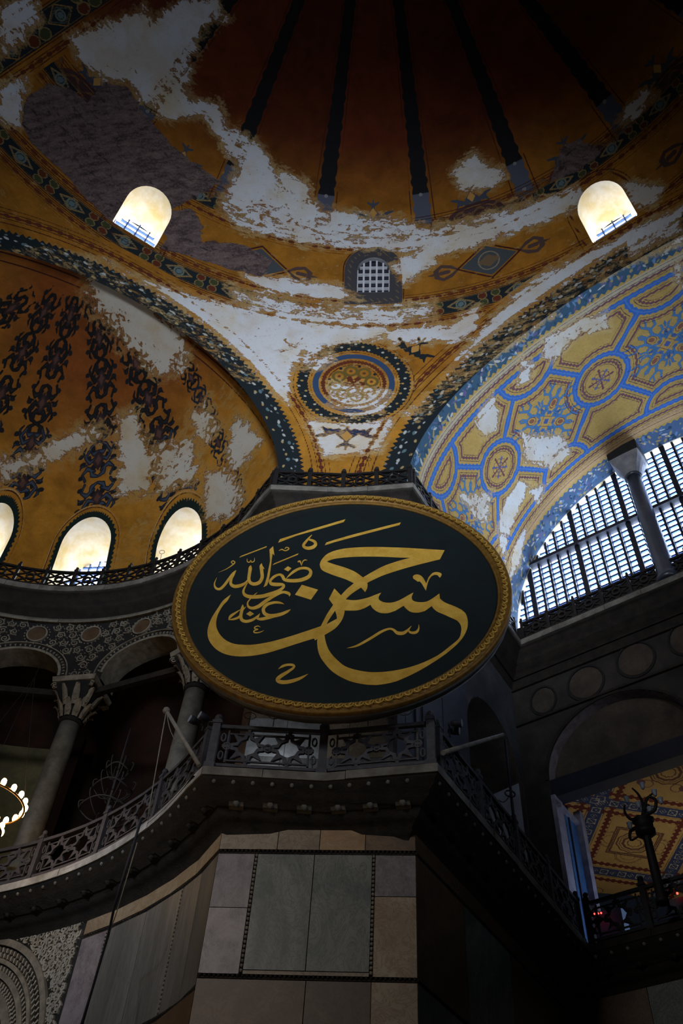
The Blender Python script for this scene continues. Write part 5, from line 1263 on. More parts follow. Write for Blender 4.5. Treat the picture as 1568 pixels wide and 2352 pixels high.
setp(mb.obj('carved_border', mlt, wl2), kind='stuff')
mb = MB(); n = 24; V = [lfn(u_c+(Ro-1.1)*math.cos(t), hc+(Ro-1.1)*math.sin(t), -.08) for t in np.linspace(0, PI, n)]; mb.add(V+[lfn(u_c, hc, -.08)], [(i, i+1, n) for i in range(n-1)]); mb.obj('arch_opening', simple('unlit_opening', (.004, .004, .005), .9), wl2)
lo_ = lip_; Lw = lambda i: lo_.s[i]
# ground floor
structure('floor', npmesh('fl', [(-40, -40, -1.6), (40, -40, -1.6), (40, 40, -1.6), (-40, 40, -1.6)], [[0, 1, 2, 3]]), label='grey marble nave floor').data.materials.append(M['floor'])
# ------------------------------------------------------------------ calligraphic medallion
from mathutils.geometry import tessellate_polygon
mc = np.array([.146, 15.0, 15.36]); my, mt_ = -.138, .088; MR = 4.11
mu = np.array([math.cos(my), math.sin(my), 0]); mw = np.array([-math.sin(my)*math.sin(mt_), math.cos(my)*math.sin(mt_), math.cos(mt_)]); mn = np.cross(mu, mw)   # mn away from the viewer?
if mn[1] > 0: mn = -mn
RI = MR-.30
med = empty('calligraphy_medallion', tuple(mc), 'huge round black medallion with gold Arabic calligraphy and carved gilt frame, hung on the pier', 'medallion')
MP = lambda x, y, d: mc+mu*x+mw*y+mn*d
mb = MB(); n = 128
mb.add([MP(RI*1.01*math.cos(2*PI*i/n), RI*1.01*math.sin(2*PI*i/n), 0) for i in range(n)]+[MP(0, 0, 0)], [(i, (i+1) % n, n) for i in range(n)]); mb.obj('panel', M['black'], med)
mb = MB(); prof = [(RI-.02, .01), (RI-.01, .05), (RI+.03, .06), (RI+.04, .03), (RI+.09, .07), (RI+.17, .12), (RI+.23, .11), (RI+.245, .08), (RI+.27, .12), (RI+.30, .12), (RI+.32, .08), (RI+.33, .02)]
V = [MP(r*math.cos(2*PI*i/n), r*math.sin(2*PI*i/n), d) for r, d in prof for i in range(n)]; mb.add(V, [(j*n+i, j*n+(i+1) % n, (j+1)*n+(i+1) % n, (j+1)*n+i) for j in range(len(prof)-1) for i in range(n)], True); fr = mb.obj('frame', M['gold_dk'], med)
lf = MB(); 
for pts, wd in (([(-.10, -.05), (-.03, .03), (.05, .05), (.10, -.01), (.06, -.05)], [.02, .035, .04, .03, .01]), ([(-.05, -.06), (0, -.02), (.03, .05)], [.015, .04, .015]), ([(-.11, .05), (-.06, .0), (-.07, -.05)], [.012, .028, .012])):
    lf.strip(catmull(pts, 3), lambda x, z, d: np.array([x, z, d+.02+.02*math.cos(x*14)]), np.interp(np.linspace(0, 1, len(catmull(pts, 3))), np.linspace(0, 1, len(wd)), wd), .045)
lme = lf.mesh('carved_leaf'); lme.materials.append(M['gold']); NL = 116
R3 = Matrix((mu, mw, mn)).transposed()
for i in range(NL):
    a = 2*PI*i/NL; p = bpy.data.objects.new('carved_leaf', lme); C.objects.link(p); p.parent = fr; p.location = Vector(MP((RI+.155)*math.cos(a), (RI+.155)*math.sin(a), .10))-Vector(mc)+Vector(mc)
    X = mu*-math.sin(a)+mw*math.cos(a); Y = mu*math.cos(a)+mw*math.sin(a)
    p.rotation_euler = Matrix((X, Y, mn)).transposed().to_euler() if np.dot(np.cross(X, Y), mn) > 0 else Matrix((-X, Y, mn)).transposed().to_euler()
mb = MB(); V = []
for r, d in ((MR-.02, .06), (MR+.02, .03), (MR+.02, -.12), (MR-.03, -.14), (MR-.03, -.26), (MR-.2, -.28)): V += [MP(r*math.cos(2*PI*i/n), r*math.sin(2*PI*i/n), d) for i in range(n)]
mb.add(V, [(j*n+i, j*n+(i+1) % n, (j+1)*n+(i+1) % n, (j+1)*n+i) for j in range(5) for i in range(n)], True); mb.obj('rim', M['rim'], med)
mb = MB(); mb.add([MP(MR*math.cos(2*PI*i/48), MR*math.sin(2*PI*i/48), -.24) for i in range(48)]+[MP(0, 0, -.24)], [((i+1) % 48, i, 48) for i in range(48)]); mb.obj('backboard', M['rim'], med)
def m_hit(pts):
    q = hit_plane(pts, mc, mn)-mc; return np.stack([q@mu, q@mw], 1)
Z = {1: (390, 1130, 3.92), 2: (470, 1270, 6.03), 3: (700, 1180, 4.3556), 4: (700, 1380, 3.2), 5: (460, 1380, 4.9), 0: (0, 0, 1)}
lev = [0]
def letter(z, P, smooth=False, poly=True, name='letter'):
    x0, y0, s = Z[z]; P = np.array(P, float); P = P[np.r_[True, np.abs(np.diff(P[:, :2], axis=0)).sum(1) > .8]]
    if poly and np.abs(P[0]-P[-1]).sum() < .8: P = P[:-1]
    lev[0] += 1; d = .006+.0006*(lev[0] % 9)
    if poly:
        if smooth: P = catmull(P, 5, True)
        q = m_hit(P[:, :2]/s+np.array([x0, y0]))
    else:
        P = catmull(P, 7); c = P[:, :2]; t = np.gradient(c, axis=0); t /= np.linalg.norm(t, axis=1)[:, None]+1e-9; nn_ = np.stack([-t[:, 1], t[:, 0]], 1)
        # pen strokes: widths were read square to the stroke
        L = c+nn_*P[:, 2:3]/2; R_ = c-nn_*P[:, 2:3]/2
        ql = m_hit(L/s+np.array([x0, y0])); qr = m_hit(R_/s+np.array([x0, y0])); b = MB(); k = len(P)
        V = [MP(a[0], a[1], dd) for a, b_ in zip(ql, qr) for dd in (0,)]; V = []
        for a, b_ in zip(ql, qr): V += [MP(*a, 0), MP(*a, d), MP(*b_, d), MP(*b_, 0)]
        b.add(V, [(i*4+e, i*4+(e+1) % 4, i*4+4+(e+1) % 4, i*4+4+e) for i in range(k-1) for e in range(4)]+[(0, 1, 2, 3), (4*k-1, 4*k-2, 4*k-3, 4*k-4)])
        return b.obj(name, M['gold_letter'], med)
    tri = tessellate_polygon([[Vector((a, b, 0)) for a, b in q]]); k = len(q)
    V = [MP(a, b, d) for a, b in q]+[MP(a, b, 0) for a, b in q]
    b_ = MB(); b_.add(V, [tuple(t) for t in tri]+[(i, (i+1) % k, k+(i+1) % k, k+i) for i in range(k)]); me = b_.mesh(name)
    return link(name, me, med, M['gold_letter'])
def smo(P, k=4):  # smooth open run
    return [tuple(p) for p in catmull(P, k)]
# the large word
topo = smo([(1000, 342), (700, 334), (500, 340), (350, 358), (230, 400), (165, 465), (148, 515)]); topi = smo([(215, 480), (300, 452), (450, 435), (620, 430), (800, 433), (950, 440), (1075, 442)])
letter(3, [(1397, 366)]+topo+topi+[(1350, 458)])
letter(3, smo([(148, 505), (160, 550), (200, 582), (300, 622), (400, 655), (490, 697), (560, 740), (602, 786)])+smo([(622, 750), (627, 710), (618, 680)])+smo([(580, 638), (500, 582), (400, 540), (300, 510), (215, 480)]))
letter(3, smo([(1350, 458), (1200, 495), (1000, 548), (800, 612), (700, 655), (610, 700)])+smo([(575, 642), (700, 570), (800, 520), (950, 470), (1075, 438)]))
letter(3, smo([(500, 690), (420, 755), (360, 820)])+smo([(408, 858), (470, 800), (570, 735)]))
letter(3, [(295, 750), (240, 855), (283, 915), (302, 968), (400, 970), (440, 900), (408, 856), (360, 818)])
letter(3, smo([(400, 858), (500, 868), (620, 845), (700, 815), (762, 792)])+smo([(738, 830), (742, 862), (790, 888), (860, 892), (940, 870), (1030, 820), (1085, 790)])+smo([(1068, 830), (1075, 865), (1120, 885), (1200, 885), (1260, 860), (1345, 800)])+smo([(1350, 850), (1400, 890), (1500, 930), (1575, 968)])
       + smo([(1575, 1110), (1530, 1075), (1400, 1015), (1330, 985), (1290, 955), (1268, 925)])+smo([(1200, 975), (1130, 992), (1060, 985), (1010, 950), (988, 922)])+smo([(900, 975), (820, 998), (740, 990), (680, 950), (657, 912)])+smo([(600, 945), (520, 970), (395, 970)]))
letter(4, smo([(1145, 66), (1178, 92), (1193, 130), (1197, 175), (1185, 225), (1150, 285), (1080, 355), (980, 430), (850, 510), (750, 560), (650, 600), (520, 621), (400, 610), (300, 580), (200, 520), (130, 440), (100, 380), (90, 310), (95, 262)])
       + smo([(143, 245), (155, 310), (180, 370), (230, 430), (300, 485), (400, 515), (500, 527), (620, 520), (750, 495), (870, 455), (980, 400), (1060, 340), (1130, 280), (1147, 230), (1147, 190), (1130, 158), (1100, 134)]))
letter(3, smo([(283, 915), (220, 1010), (158, 1130)])+smo([(215, 1112), (242, 1060), (304, 968)]))
letter(3, smo([(300, 966), (315, 1010), (320, 1052)])+smo([(222, 1105), (150, 1130), (60, 1165)])+smo([(100, 1268), (195, 1215), (300, 1150), (360, 1080), (388, 1020), (398, 966)]))
letter(5, smo([(343, -69), (255, 0), (200, 80), (130, 190), (90, 290), (80, 370), (100, 450), (160, 530), (240, 585), (330, 615), (450, 628), (600, 618), (750, 590), (900, 545), (1100, 480), (1322, 412)])+[(1400, 385)]
       + smo([(1355, 288), (1200, 340), (1000, 405), (800, 460), (600, 495), (450, 495), (360, 480), (280, 440), (220, 380), (185, 310), (178, 240), (200, 150), (250, 60), (305, 0), (343, -69)])[:-1])
letter(5, [(1310, 402), (1322, 440), (1396, 440), (1394, 375), (1410, 300), (1345, 300)])
letter(3, smo([(1085, 650), (1080, 630), (1100, 612), (1140, 612), (1180, 640), (1213, 700)])+smo([(1235, 640), (1270, 600), (1310, 585), (1350, 592), (1368, 610), (1350, 642)])+smo([(1325, 615), (1290, 615), (1255, 640), (1230, 690), (1210, 772)])+smo([(1175, 710), (1150, 680), (1130, 682)]), name='accent_mark')
letter(0, [(638.7, 1247), (642.6, 1239), (720, 1214.5), (793, 1193), (789, 1199.5), (730, 1217), (680, 1231)], name='accent_mark')
letter(3, [(198, 318), (215, 290), (300, 262), (500, 205), (960, 88), (945, 115), (600, 205), (300, 285)], name='accent_mark')
letter(2, [(1345, 445), (1568, 513), (1470, 652), (1250, 582)], name='dot')
letter(1, [(1278, 388, 4), (1232, 440, 20), (1202, 485, 24), (1235, 508, 28), (1285, 500, 30), (1312, 472, 28), (1295, 445, 24), (1245, 428, 14)], poly=False, name='accent_mark')
letter(4, [(308, 350, 1), (380, 333, 14), (470, 285, 18), (560, 230, 18), (618, 208, 14), (650, 215, 16), (680, 238, 24), (720, 240, 24), (755, 218, 16), (782, 186, 2)], poly=False)
letter(4, [(762, 205, 3), (768, 228, 14), (792, 236, 18), (820, 230, 20), (836, 205, 12), (836, 173, 1)], poly=False)
letter(5, [(876, 770, 3), (925, 738, 26), (980, 722, 26), (1040, 725, 28), (1052, 750, 24), (985, 800, 32), (905, 850, 42), (866, 890, 40), (905, 915, 44), (980, 915, 42), (1080, 890, 36), (1150, 860, 24), (1213, 824, 1)], poly=False)
letter(5, [(676, 300, 4), (650, 285, 9), (615, 297, 13), (612, 315, 12), (650, 322, 11)], poly=False); letter(5, [(650, 322, 10), (608, 338, 13), (606, 358, 14), (645, 361, 13), (685, 350, 9), (716, 333, 1)], poly=False)
letter(2, [(1100, 712, 2), (1040, 693, 28), (960, 690, 34), (870, 715, 40), (815, 770, 44), (825, 835, 48), (880, 868, 48), (960, 872, 50), (1060, 850, 44), (1140, 815, 34), (1190, 784, 2)], poly=False)
letter(2, [(762, 843, 4), (738, 885, 26), (730, 912, 26), (780, 920, 40), (860, 905, 44), (960, 880, 36)], poly=False)
letter(2, [(766, 840, 4), (720, 890, 24), (660, 930, 36), (580, 952, 40), (520, 935, 44), (500, 880, 44), (515, 800, 42), (525, 760, 40), (527, 716, 3)], poly=False)
letter(2, [(500, 785, 6), (430, 830, 22), (360, 880, 36), (330, 928, 8)], poly=False); letter(2, [(330, 928, 6), (400, 922, 26), (470, 895, 30), (505, 850, 24)], poly=False); letter(2, [(572, 743, 2), (535, 785, 18)], poly=False)
letter(2, [(628, 808), (683, 845), (628, 880), (575, 847)], name='dot')
letter(2, [(1168, 606, 4), (1168, 568, 38), (1090, 545, 36), (1010, 570, 40), (920, 620, 44), (830, 680, 48), (740, 745, 48), (660, 768, 40), (605, 745, 30), (595, 690, 18), (630, 640, 14), (680, 590, 14), (728, 548, 2)], poly=False)
letter(2, [(1132, 352, 8), (1220, 270, 34), (1320, 218, 34), (1420, 218, 36), (1468, 262, 42), (1440, 330, 50), (1340, 375, 50), (1220, 388, 48), (1110, 375, 44), (1075, 322, 40), (1030, 303, 30), (960, 332, 34), (908, 390, 34), (925, 430, 46), (1000, 440, 50), (1080, 442, 38), (1090, 475, 36), (1020, 530, 44), (900, 575, 50), (780, 605, 50), (650, 612, 50), (565, 590, 44), (535, 540, 32), (560, 470, 20), (597, 412, 8)], poly=False)
letter(2, [(1150, 187), (1202, 215), (1155, 258), (1098, 230)], name='dot')
letter(2, [(1288, 128, 16), (1320, 120, 22), (1340, 180, 3)], poly=False, name='accent_mark'); letter(2, [(1340, 180, 3), (1358, 122, 13), (1390, 100, 13), (1418, 106, 6)], poly=False, name='accent_mark')
letter(0, [(627.2, 1255), (618.8, 1263), (620, 1290), (613, 1325), (607, 1345), (605, 1349), (613, 1345), (617, 1335), (621, 1310), (624, 1285), (626, 1272), (630, 1276)])
letter(2, [(790, 148, 3), (782, 190, 44), (790, 260, 46), (795, 340, 46), (760, 408, 46), (690, 435, 46), (632, 415, 44), (612, 360, 44), (622, 280, 44), (632, 210, 44), (640, 175, 4)], poly=False)
letter(2, [(828, 226, 2), (800, 195, 22)], poly=False)
letter(2, [(600, 370, 14), (560, 420, 30), (490, 455, 44), (410, 465, 46), (362, 430, 40), (370, 360, 34), (400, 300, 30), (432, 245, 8)], poly=False)
letter(2, [(435, 243, 8), (390, 290, 30), (330, 370, 34), (270, 450, 36), (210, 502, 34), (155, 488, 28), (135, 430, 18), (167, 343, 2)], poly=False)
letter(2, [(588, 83, 6), (590, 120, 12), (620, 132, 12), (638, 105, 8), (650, 130, 12), (685, 115, 12), (690, 68, 4)], poly=False, name='accent_mark')
letter(2, [(188, 273, 1), (300, 225, 8), (390, 165, 14), (418, 132, 14), (392, 112, 12), (368, 135, 12), (405, 158, 8)], poly=False, name='accent_mark')
letter(1, [(625, 593), (640, 578), (872, 489), (868, 500)], name='accent_mark'); letter(1, [(924, 661), (940, 645), (1158, 554), (1150, 568)], name='accent_mark')
letter(1, [(980, 530, 2), (1010, 520, 9), (1040, 532, 8), (1072, 512, 10), (1050, 500, 6), (1035, 514, 6)], poly=False, name='accent_mark')

# ------------------------------------------------------------------ iron balustrades
def lattice_panel_upper(pa, u0, u1, z0, z1, par):
    mb = MB(); fn = lambda x, z, d: pa.W(x, z, .12+d); um, zm = (u0+u1)/2, (z0+z1)/2; hw, hh = (u1-u0)/2, (z1-z0)/2
    for sx in (-1, 1):
        for sy in (-1, 1):
            mb.strip([(um, zm+sy*hh), (um+sx*hw*.5, zm+sy*hh*.35), (um+sx*hw, zm+sy*hh*.05)], fn, .05, .05)
            mb.strip([(um+sx*hw, zm+sy*hh), (um+sx*hw*.45, zm+sy*hh*.5), (um+sx*.1, zm+sy*.1)], fn, .045, .05)
    mb.strip([(um+.13*math.cos(t), zm+.12*math.sin(t)) for t in np.linspace(0, 2*PI, 11)[:-1]], fn, .07, .07, True)
    mb.obj('lattice_panel', M['iron'], par)
def star_outline(r, k=64):
    pts = []
    for i in range(8):
        a = i*PI/4
        if i % 2 == 0:   # round lobe
            for t in (-.62, -.36, 0, .36, .62):
                rr = r*(.86 if abs(t) < .1 else (.84 if abs(t) < .4 else .62)); pts.append((rr*math.cos(a+t*.42), rr*math.sin(a+t*.42)))
        else:
            pts += [(r*.60*math.cos(a-.14), r*.60*math.sin(a-.14)), (r*1.12*math.cos(a), r*1.12*math.sin(a)), (r*.60*math.cos(a+.14), r*.60*math.sin(a+.14))]
    return pts
def star_panel(pa, u0, u1, z0, z1, par, mat, n=2, off=.12):
    mb = MB(); fn = lambda x, z, d: pa.W(x, z, off+d); zm = (z0+z1)/2; H = z1-z0; w_ = u1-u0; sw = w_*.10
    for z in (z0+.10, z1-.13): mb.strip([(u, z) for u in np.linspace(u0+sw, u1-sw, 5)], fn, .035, .04)
    for u in (u0+sw, u1-sw): mb.strip([(u, z0+.05), (u, z1-.05)], fn, .04, .045)
    cw = (w_-2*sw)/n; r = min(cw*.47, H*.42)
    for i in range(n):
        c0 = u0+sw+cw*(i+.5); mb.strip([(c0+x*1.05, zm+y) for x, y in star_outline(r)], fn, .082, .06, True)
        for sy in (-1, 1):
            mb.strip([(c0, zm+sy*r*.8), (c0, zm+sy*H*.5)], fn, .07, .05); mb.strip([(c0-.09, zm+sy*(r*.95)), (c0+.09, zm+sy*(r*.95))], fn, .04, .05)
    for i in range(n+1):
        c0 = u0+sw+cw*i; mb.strip([(c0-cw*.12, zm), (c0+cw*.12, zm)], fn, .07, .055); mb.strip([(c0+.085*math.cos(t), zm+.085*math.sin(t)) for t in np.linspace(0, 2*PI, 9)[:-1]], fn, .035, .06, True)
    for u in (u0+sw*.5, u1-sw*.5):
        for z in (z0+H*.25, z1-H*.25): mb.strip([(u+.05*math.cos(t), z+.10*math.sin(t)) for t in np.linspace(0, 2*PI, 9)[:-1]], fn, .03, .04, True)
    mb.obj('star_panel', mat, par)
def post(pa, u, z0, z1, wd, par, mat, finial=True, off=.12):
    t, nn = pa.dirs(u-1e-4); t3 = np.array([*t, 0]); n3 = np.array([*nn, 0]); p = pa.W(u, 0, off); mb = MB()
    P = lambda s_, z: [p+t3*a*s_*wd/2+n3*b*s_*wd/2+np.array([0, 0, z]) for a, b in ((-1, -1), (1, -1), (1, 1), (-1, 1))]
    mb.hexa(P(1, z0)+P(1, z1)); mb.hexa(P(1.3, z0-.02)+P(1.3, z0+.10))
    if finial: mb.hexa(P(1.25, z1-.02)+P(1.25, z1+.05)); mb.hexa(P(.9, z1+.05)+P(.9, z1+.10)); mb.ball(p+np.array([0, 0, z1+.16]), wd*.55, 8, 6)
    mb.obj('post', mat, par)
def balustrade(pa, us, z0, H, label, kind, mat, postw=.10, group=None):
    o = empty('iron_balustrade', tuple(pa.W(us[0], z0)), label, 'balustrade', group)
    for u in us: post(pa, u, z0, z0+H, postw, o, mat)
    k = np.unique(np.concatenate([np.linspace(a, b, 4) for a, b in zip(us[:-1], us[1:])]))
    for z, w_, nm in ((z0+H-.07, .085, 'top_rail'), (z0+.08, .07, 'bottom_rail')):
        mb = MB(); mb.strip([(u, z) for u in k], lambda x, zz, d: pa.W(x, zz, .12+d), w_, .09); mb.obj(nm, mat, o)
    for a, b in zip(us[:-1], us[1:]):
        if kind == 'x': lattice_panel_upper(pa, a+postw/2, b-postw/2, z0+.12, z0+H-.12, o)
        else: star_panel(pa, a+postw/2, b-postw/2, z0+.11, z0+H-.11, o, mat, n=kind)
    return o
def spaced(a, b, step): n = max(1, round((b-a)/step)); return list(np.linspace(a, b, n+1))
ZU, HU = 21.42, .86
balustrade(up_, spaced(U(24), U(UI)-.2, .98), ZU, HU, 'curved dark iron railing with crossed bars on the upper cornice of the exedra', 'x', M['iron'])
balustrade(up_, spaced(U(UI)+.03, U(UI+2)-.03, 1.05), ZU, HU, 'short dark iron railing on the upper cornice just above the medallion', 'x', M['iron'], .13)
balustrade(up_, spaced(U(UI+2)+.2, U(UI+3)-.2, 1.1), ZU, HU, 'slanting iron railing along the barrel vault foot, between medallion and blue fresco', 'x', M['iron'])
balustrade(up_, spaced(U(UI+3)+.2, U(UI+4)+1.2, 1.02), ZU, HU, 'dark iron railing with crossed bars in front of the west window', 'x', M['iron'])
ZL, HL = 10.52, 1.12
balustrade(lo_, spaced(Lw(26), Lw(LI)-.30, 2.35), ZL, HL, 'curved iron railing with pierced stars on the exedra gallery, lower left', 2, M['iron_lit'], .14)
balustrade(lo_, spaced(Lw(LI)+.05, Lw(LI+2)-.05, 2.36), ZL, HL, 'iron railing with four pierced stars directly beneath the medallion', 2, M['iron_lit'], .17)
balustrade(lo_, spaced(Lw(LI+2)+.28, Lw(LI+3)-.25, 2.1), ZL, HL, 'iron star railing running back steeply on the right of the pier', 2, M['iron_lit'], .12)
balustrade(lo_, spaced(Lw(LI+3)+.2, Lw(LI+4)+.6, 1.62), ZL, HL, 'black iron star railing before the painted west gallery', 1, M['iron'], .15)
# ------------------------------------------------------------------ small fittings
def wire_ring(u, z, h_, label, r=.13):
    o = empty('wire_lamp_loop', tuple(lo_.W(u, z, .12)), label, 'wire loop', 'wire loops above the railing under the medallion'); p = lo_.W(u, z, .05); t, nn = lo_.dirs(u); t3 = np.array([*t, 0])
    MB().tube([p, p+np.array([0, 0, h_])], .009, 5).obj('stem', M['iron'], o)
    MB().tube([p+np.array([0, 0, h_+.03])+t3*r*math.cos(a)-np.array([0, 1, 0])*r*.9*math.sin(a) for a in np.linspace(0, 2*PI, 17)], .008, 5, False).obj('ring', M['iron'], o)
base_u = Lw(LI)
for f, h_, w_ in ((.27, .26, 'between its left end and the middle post'), (.49, .32, 'the tall one over its middle post'), (.70, .24, 'just right of its middle post'), (.16, .22, 'nearest its left corner post'), (.87, .24, 'nearest its right corner post')):
    wire_ring(base_u+f*(Lw(LI+2)-base_u), ZL+HL-.03, h_, 'thin wire lamp loop on the medallion railing, '+w_)
# spot light clusters at both ends of the railing
def spot(p, aim, label):
    p = np.array(p, float); o = empty('spotlight', tuple(p), label, 'spotlight'); a = np.array(aim, float); a /= np.linalg.norm(a); s_ = np.cross(a, [0, 0, 1]); s_ /= np.linalg.norm(s_)
    for k in (-1, 1):
        q = p+s_*.13*k+a*(.05*k); MB().tube([q, q+a*.10, q+a*.24], [.05, .085, .095], 12).obj('lamp_head', M['lead'], o)
        MB().tube([q+a*.235, q+a*.245], [.085, .085], 12).obj('lens', M['cupglass'], o)
    MB().tube([p-np.array([0, 0, .25]), p, p+s_*.13], .018, 6).obj('bracket', M['lead'], o)
pL = lo_.W(Lw(LI)-.25, ZL+HL+.02, .05); pR = lo_.W(Lw(LI+2)+.30, ZL+HL-.05, .0)
spot(pL+np.array([-.12, 0, .12]), (-.8, -.5, .1), 'pair of black spotlights at the left end of the railing under the medallion')
spot(pR+np.array([.15, 0, .0]), (.9, -.3, -.1), 'pair of black spotlights at the right end of the railing under the medallion')
def rod(name, pts, rad, mat, label, cat, **k):
    c = pts[0]; mb = MB(); mb.tube(pts, rad, 7); o = mb.obj(name, mat); return setp(o, label, cat, **k)
cl = lo_.W(Lw(LI)-.1, ZL, -.05); tip = hit_dist((382, 1632), 16.3)
pole = empty('pulley_pole', tuple(cl), 'pale slanting pole with a pulley leaning out from the left corner of the pier railing', 'pole')
MB().tube([cl, tip], [.05, .042], 8).obj('shaft', M['wire'], pole); MB().ball(tip, .085, 8, 6).obj('pulley', M['carve'], pole)
sag = lambda a, b, s_, n=10: [np.array(a)*(1-t)+np.array(b)*t-np.array([0, 0, s_*4*t*(1-t)]) for t in np.linspace(0, 1, n)]
rod('cord', sag(tip, hit_dist((340, 1870), 16.6), .0), .012, M['wire'], 'pale cord hanging from the slanting pole past the curved railing', 'cord')
rod('cord', sag(tip, hit_dist((435, 1702), 16.2), .35), .010, M['wire'], 'slack thin cord looping under the slanting pole', 'cord')
rod('cable', [hit_dist((325, 1880), 17.0), hit_dist((262, 2085), 17.8), hit_dist((248, 2150), 18.6), hit_dist((188, 2352), 17.9)], .028, M['lead'], 'dark cable running down the marble wall at the lower left', 'cable')
rod('cable', [hit_dist((315, 1935), 16.9), hit_dist((268, 2095), 17.6), hit_dist((252, 2140), 18.4)], .010, M['wire'], 'thin pale cable beside the dark one across the lower cornice', 'cable')
a_ = lo_.W(Lw(LI+2)+.15, ZL+.25, -.08); b_ = hit_dist((1155, 1688), 19.0)
rod('tie_rod', [a_, b_], .055, M['stone'], 'olive horizontal pole crossing the right-hand side railing', 'pole')
mst = hit_dist((1160, 1700), 19.0); mbt = hit_dist((1182, 1905), 18.6)
ms_ = empty('hanging_rod', tuple(mst), 'thin dark hanging rod with a ring in front of the lilac board', 'rod'); MB().tube([mst, mbt], .035, 6).obj('shaft', M['lead'], ms_)
rc = hit_dist((1171, 1823), 18.7); MB().tube([rc+np.array([.12*math.cos(t), .05*math.sin(t), .12*math.sin(t)]) for t in np.linspace(0, 2*PI, 15)], .02, 6, False).obj('ring', M['lead'], ms_)
rod('cord', sag(rc, hit_dist((1145, 1838), 18.4), .12, 8), .012, M['lead'], 'short dark cord looping from the ring of the hanging rod', 'cord')
# wire hoops on the upper railing
for k, (px, d_, r0) in enumerate((((508, 1188), 18.9, .09), ((372, 1268), 21.0, .09), ((1146, 262+800), 0, 0), ((846, 1055), 16.4, .09), ((949, 1045), 16.2, .10), ((745, 1190), 0, 0))):
    if not d_: continue
    c0 = hit_dist(px, d_); o = empty('wire_hoop', tuple(c0), 'small wire lamp hoop over the upper railing, ' + ('left of the medallion top', 'beside the right exedra window', '', 'above the middle of the pier', 'at the right corner post of the pier')[k], 'wire loop')
    MB().tube([c0+np.array([r0*math.cos(t), 0, r0*math.sin(t)]) for t in np.linspace(0, 2*PI, 15)], .008, 5, False).obj('ring', M['iron'], o); MB().tube([c0-np.array([0, 0, r0]), c0-np.array([-.02, -.02, r0+.28])], .008, 5).obj('stem', M['iron'], o)
# ------------------------------------------------------------------ torchere on the west gallery railing
tu = None
tp = hit_h([(1500, 1985)], ZL+HL)[0]; top_ = hit_dist((1484, 1885), float(np.hypot(tp[0], tp[1])))
tc = empty('iron_torchere', tuple(tp), 'black iron torchere with curled arms and glass lamp cups on the west gallery railing', 'lamp')
ax = np.array([0, 0, 1.0]); hgt = top_[2]-tp[2]
MB().lathe(tp-np.array([0, 0, 1.0]), [(.16, 0), (.16, .1), (.12, .15), (.115, 1.0), (.10, 1.1+hgt*.4), (.10, 1+hgt*.62), (.14, 1+hgt*.66)], 12).obj('pillar', M['iron'], tc)
MB().lathe(tp+np.array([0, 0, hgt*.62]), [(.14, 0), (.25, .08), (.27, .16), (.24, .2), (.25, .42), (.30, .47), (.20, .5), (.10, .55)], 8).obj('head', M['iron'], tc)
hd = tp+np.array([0, 0, hgt*.62+.5]); e1 = np.array([d1[0], d1[1], 0])
arms = MB(); 
for pts in ([(0, 0), (.10, .35), (.05, .70), (-.08, .95)], [(.05, .1), (.35, .15), (.45, .42), (.28, .55), (.16, .42), (.26, .32)], [(-.05, .05), (-.30, .10), (-.42, .35), (-.38, .55)], [(-.1, -.15), (-.38, -.22), (-.42, -.45), (-.22, -.42)], [(.1, .2), (.22, .5), (.42, .62)]):
    p2 = catmull(pts, 5); k = len(p2); arms.tube([hd+e1*x+np.array([0, 0, z]) for x, z in p2], list(np.linspace(.055, .022, k)), 7)
arms.obj('curled_arms', M['iron'], tc)
for px in ((1475, 1806), (1503, 1822), (1517, 1840), (1439, 1838), (1466, 1850), (1492, 1862), (1446, 1897)):
    q = hit_dist(px, float(np.hypot(tp[0], tp[1]))-.05); MB().lathe(q-np.array([0, 0, .09]), [(.025, 0), (.05, .03), (.055, .09), (.075, .16), (.075, .18), (.045, .10)], 12).obj('glass_cup', M['cupglass'], tc)
# red indicator lights and box on the gallery
ledpos = [(1365, 2099), (1373, 2098), (1380, 2097)]
bx = empty('equipment_box', tuple(hit_dist((1372, 2110), 25.0)), 'blue grey equipment box with three red indicator lights behind the west railing', 'box')
q = hit_dist((1395, 2092), 25.0); MB().frame(q-d1*.75+np.array([0, 0, -.85])+nW*.1, d1*1.1, nW*.4, (0, 0, .95)).obj('case', simple('blue_grey_case', (.09, .12, .17), .6, 0, .2, 3), bx)
for p in ledpos: MB().ball(hit_dist(p, 24.9), .026, 8, 6).obj('red_light', M['led'], bx)
q = hit_dist((1555, 2052), 23.6); bx = empty('equipment_box', tuple(q), 'blue grey equipment box with one red light at the right edge behind the railing', 'box'); MB().frame(q-d1*.3+np.array([0, 0, -.8])+nW*.12, d1*1.2, nW*.4, (0, 0, .75)).obj('case', bpy.data.materials['blue_grey_case'], bx); MB().ball(q, .03, 8, 6).obj('red_light', M['led'], bx)
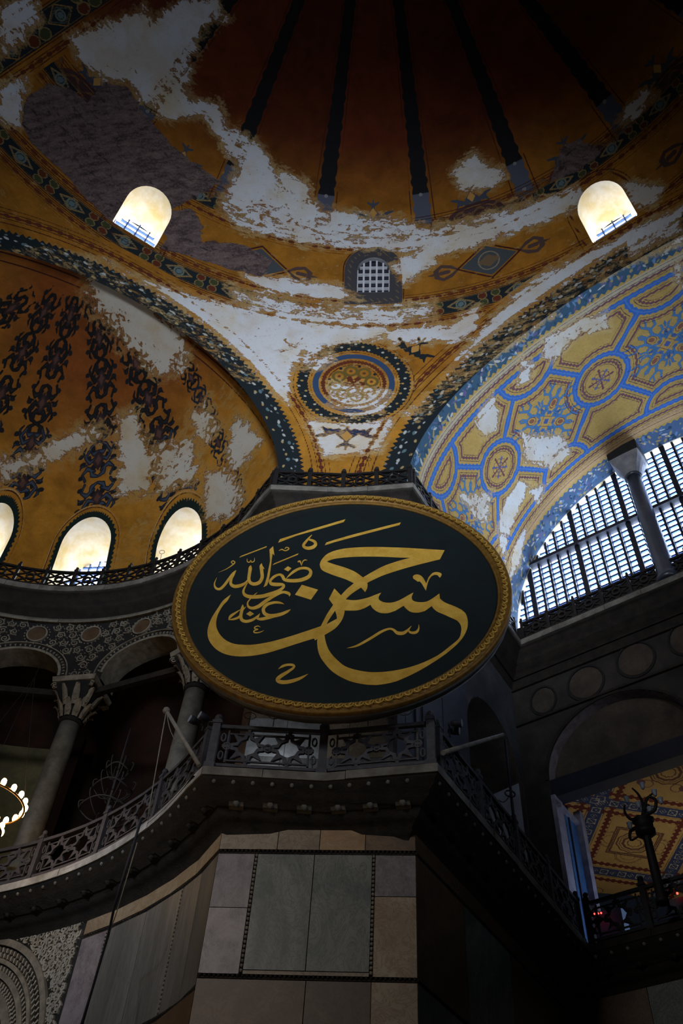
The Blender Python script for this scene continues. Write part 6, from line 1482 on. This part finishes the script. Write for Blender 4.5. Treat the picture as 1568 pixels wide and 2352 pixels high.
# ------------------------------------------------------------------ chandelier at the left edge
cc_ = hit_dist((-40, 1842), 13.0); ch = empty('ring_chandelier', tuple(cc_), 'hanging ring chandelier of glowing bulbs, cut by the left edge', 'chandelier')
for r_, dz in ((.62, .0), (.42, -.42)):
    MB().tube([cc_+np.array([r_*math.cos(t), r_*math.sin(t), dz]) for t in np.linspace(0, 2*PI, 49)], .018, 6, False).obj('hoop', M['brass'], ch)
    nb = int(r_*34)
    for k in range(nb):
        t = 2*PI*k/nb; p = cc_+np.array([r_*math.cos(t), r_*math.sin(t), dz+.06]); MB().ball(p, .042, 8, 6, (1, 1, 1.5)).obj('bulb', M['bulb'], ch)
for t in (0, 2.1, 4.2): MB().tube([cc_+np.array([.62*math.cos(t), .62*math.sin(t), 0]), cc_+np.array([0, 0, 2.4])], .004, 4).obj('chain', M['lead'], ch)
MB().tube([cc_+np.array([0, 0, 2.4]), cc_+np.array([0, 0, 4.2])], .004, 4).obj('cable', M['lead'], ch)
l = bpy.data.lights.new('chandelier_glow', 'POINT'); l.energy = 70; l.color = (1, .6, .25); l.shadow_soft_size = .3; lo = bpy.data.objects.new('chandelier_glow', l); C.objects.link(lo); lo.location = hit_dist((5, 1850), 20.6)
# dark iron candelabrum behind the curved railing
q0 = hit_dist((232, 1905), 23.2); cd_ = empty('iron_candelabrum', tuple(q0), 'dark iron candelabrum with rings and curls in the shade behind the curved railing', 'candelabrum')
tt = np.array([.9, -.43, 0])
MB().tube([q0, q0+np.array([0, 0, 1.5]), q0+np.array([0, 0, 3.4])], [.05, .04, .015], 8).obj('stem', M['iron_lit'], cd_)
for z, r in ((.55, .75), (1.25, .55), (1.9, .35)):
    MB().tube([q0+np.array([r*math.cos(t), r*math.sin(t), z+.05*math.sin(3*t)]) for t in np.linspace(0, 2*PI, 33)], .022, 6, False).obj('ring', M['iron_lit'], cd_)
    for k in range(6):
        t = k*PI/3; e = np.array([math.cos(t), math.sin(t), 0]); pp = catmull([(0, z-.25), (r*.5, z-.3), (r, z), (r*1.12, z+.25), (r*.95, z+.3)], 4)
        MB().tube([q0+e*x+np.array([0, 0, zz]) for x, zz in pp], .016, 6).obj('arm', M['iron_lit'], cd_)
# ------------------------------------------------------------------ lift everything: the eye stands 1.6 m over the floor
bpy.context.view_layer.update()
for o in list(sc.objects):
    if o.parent is None:
        o.location.z += EYE
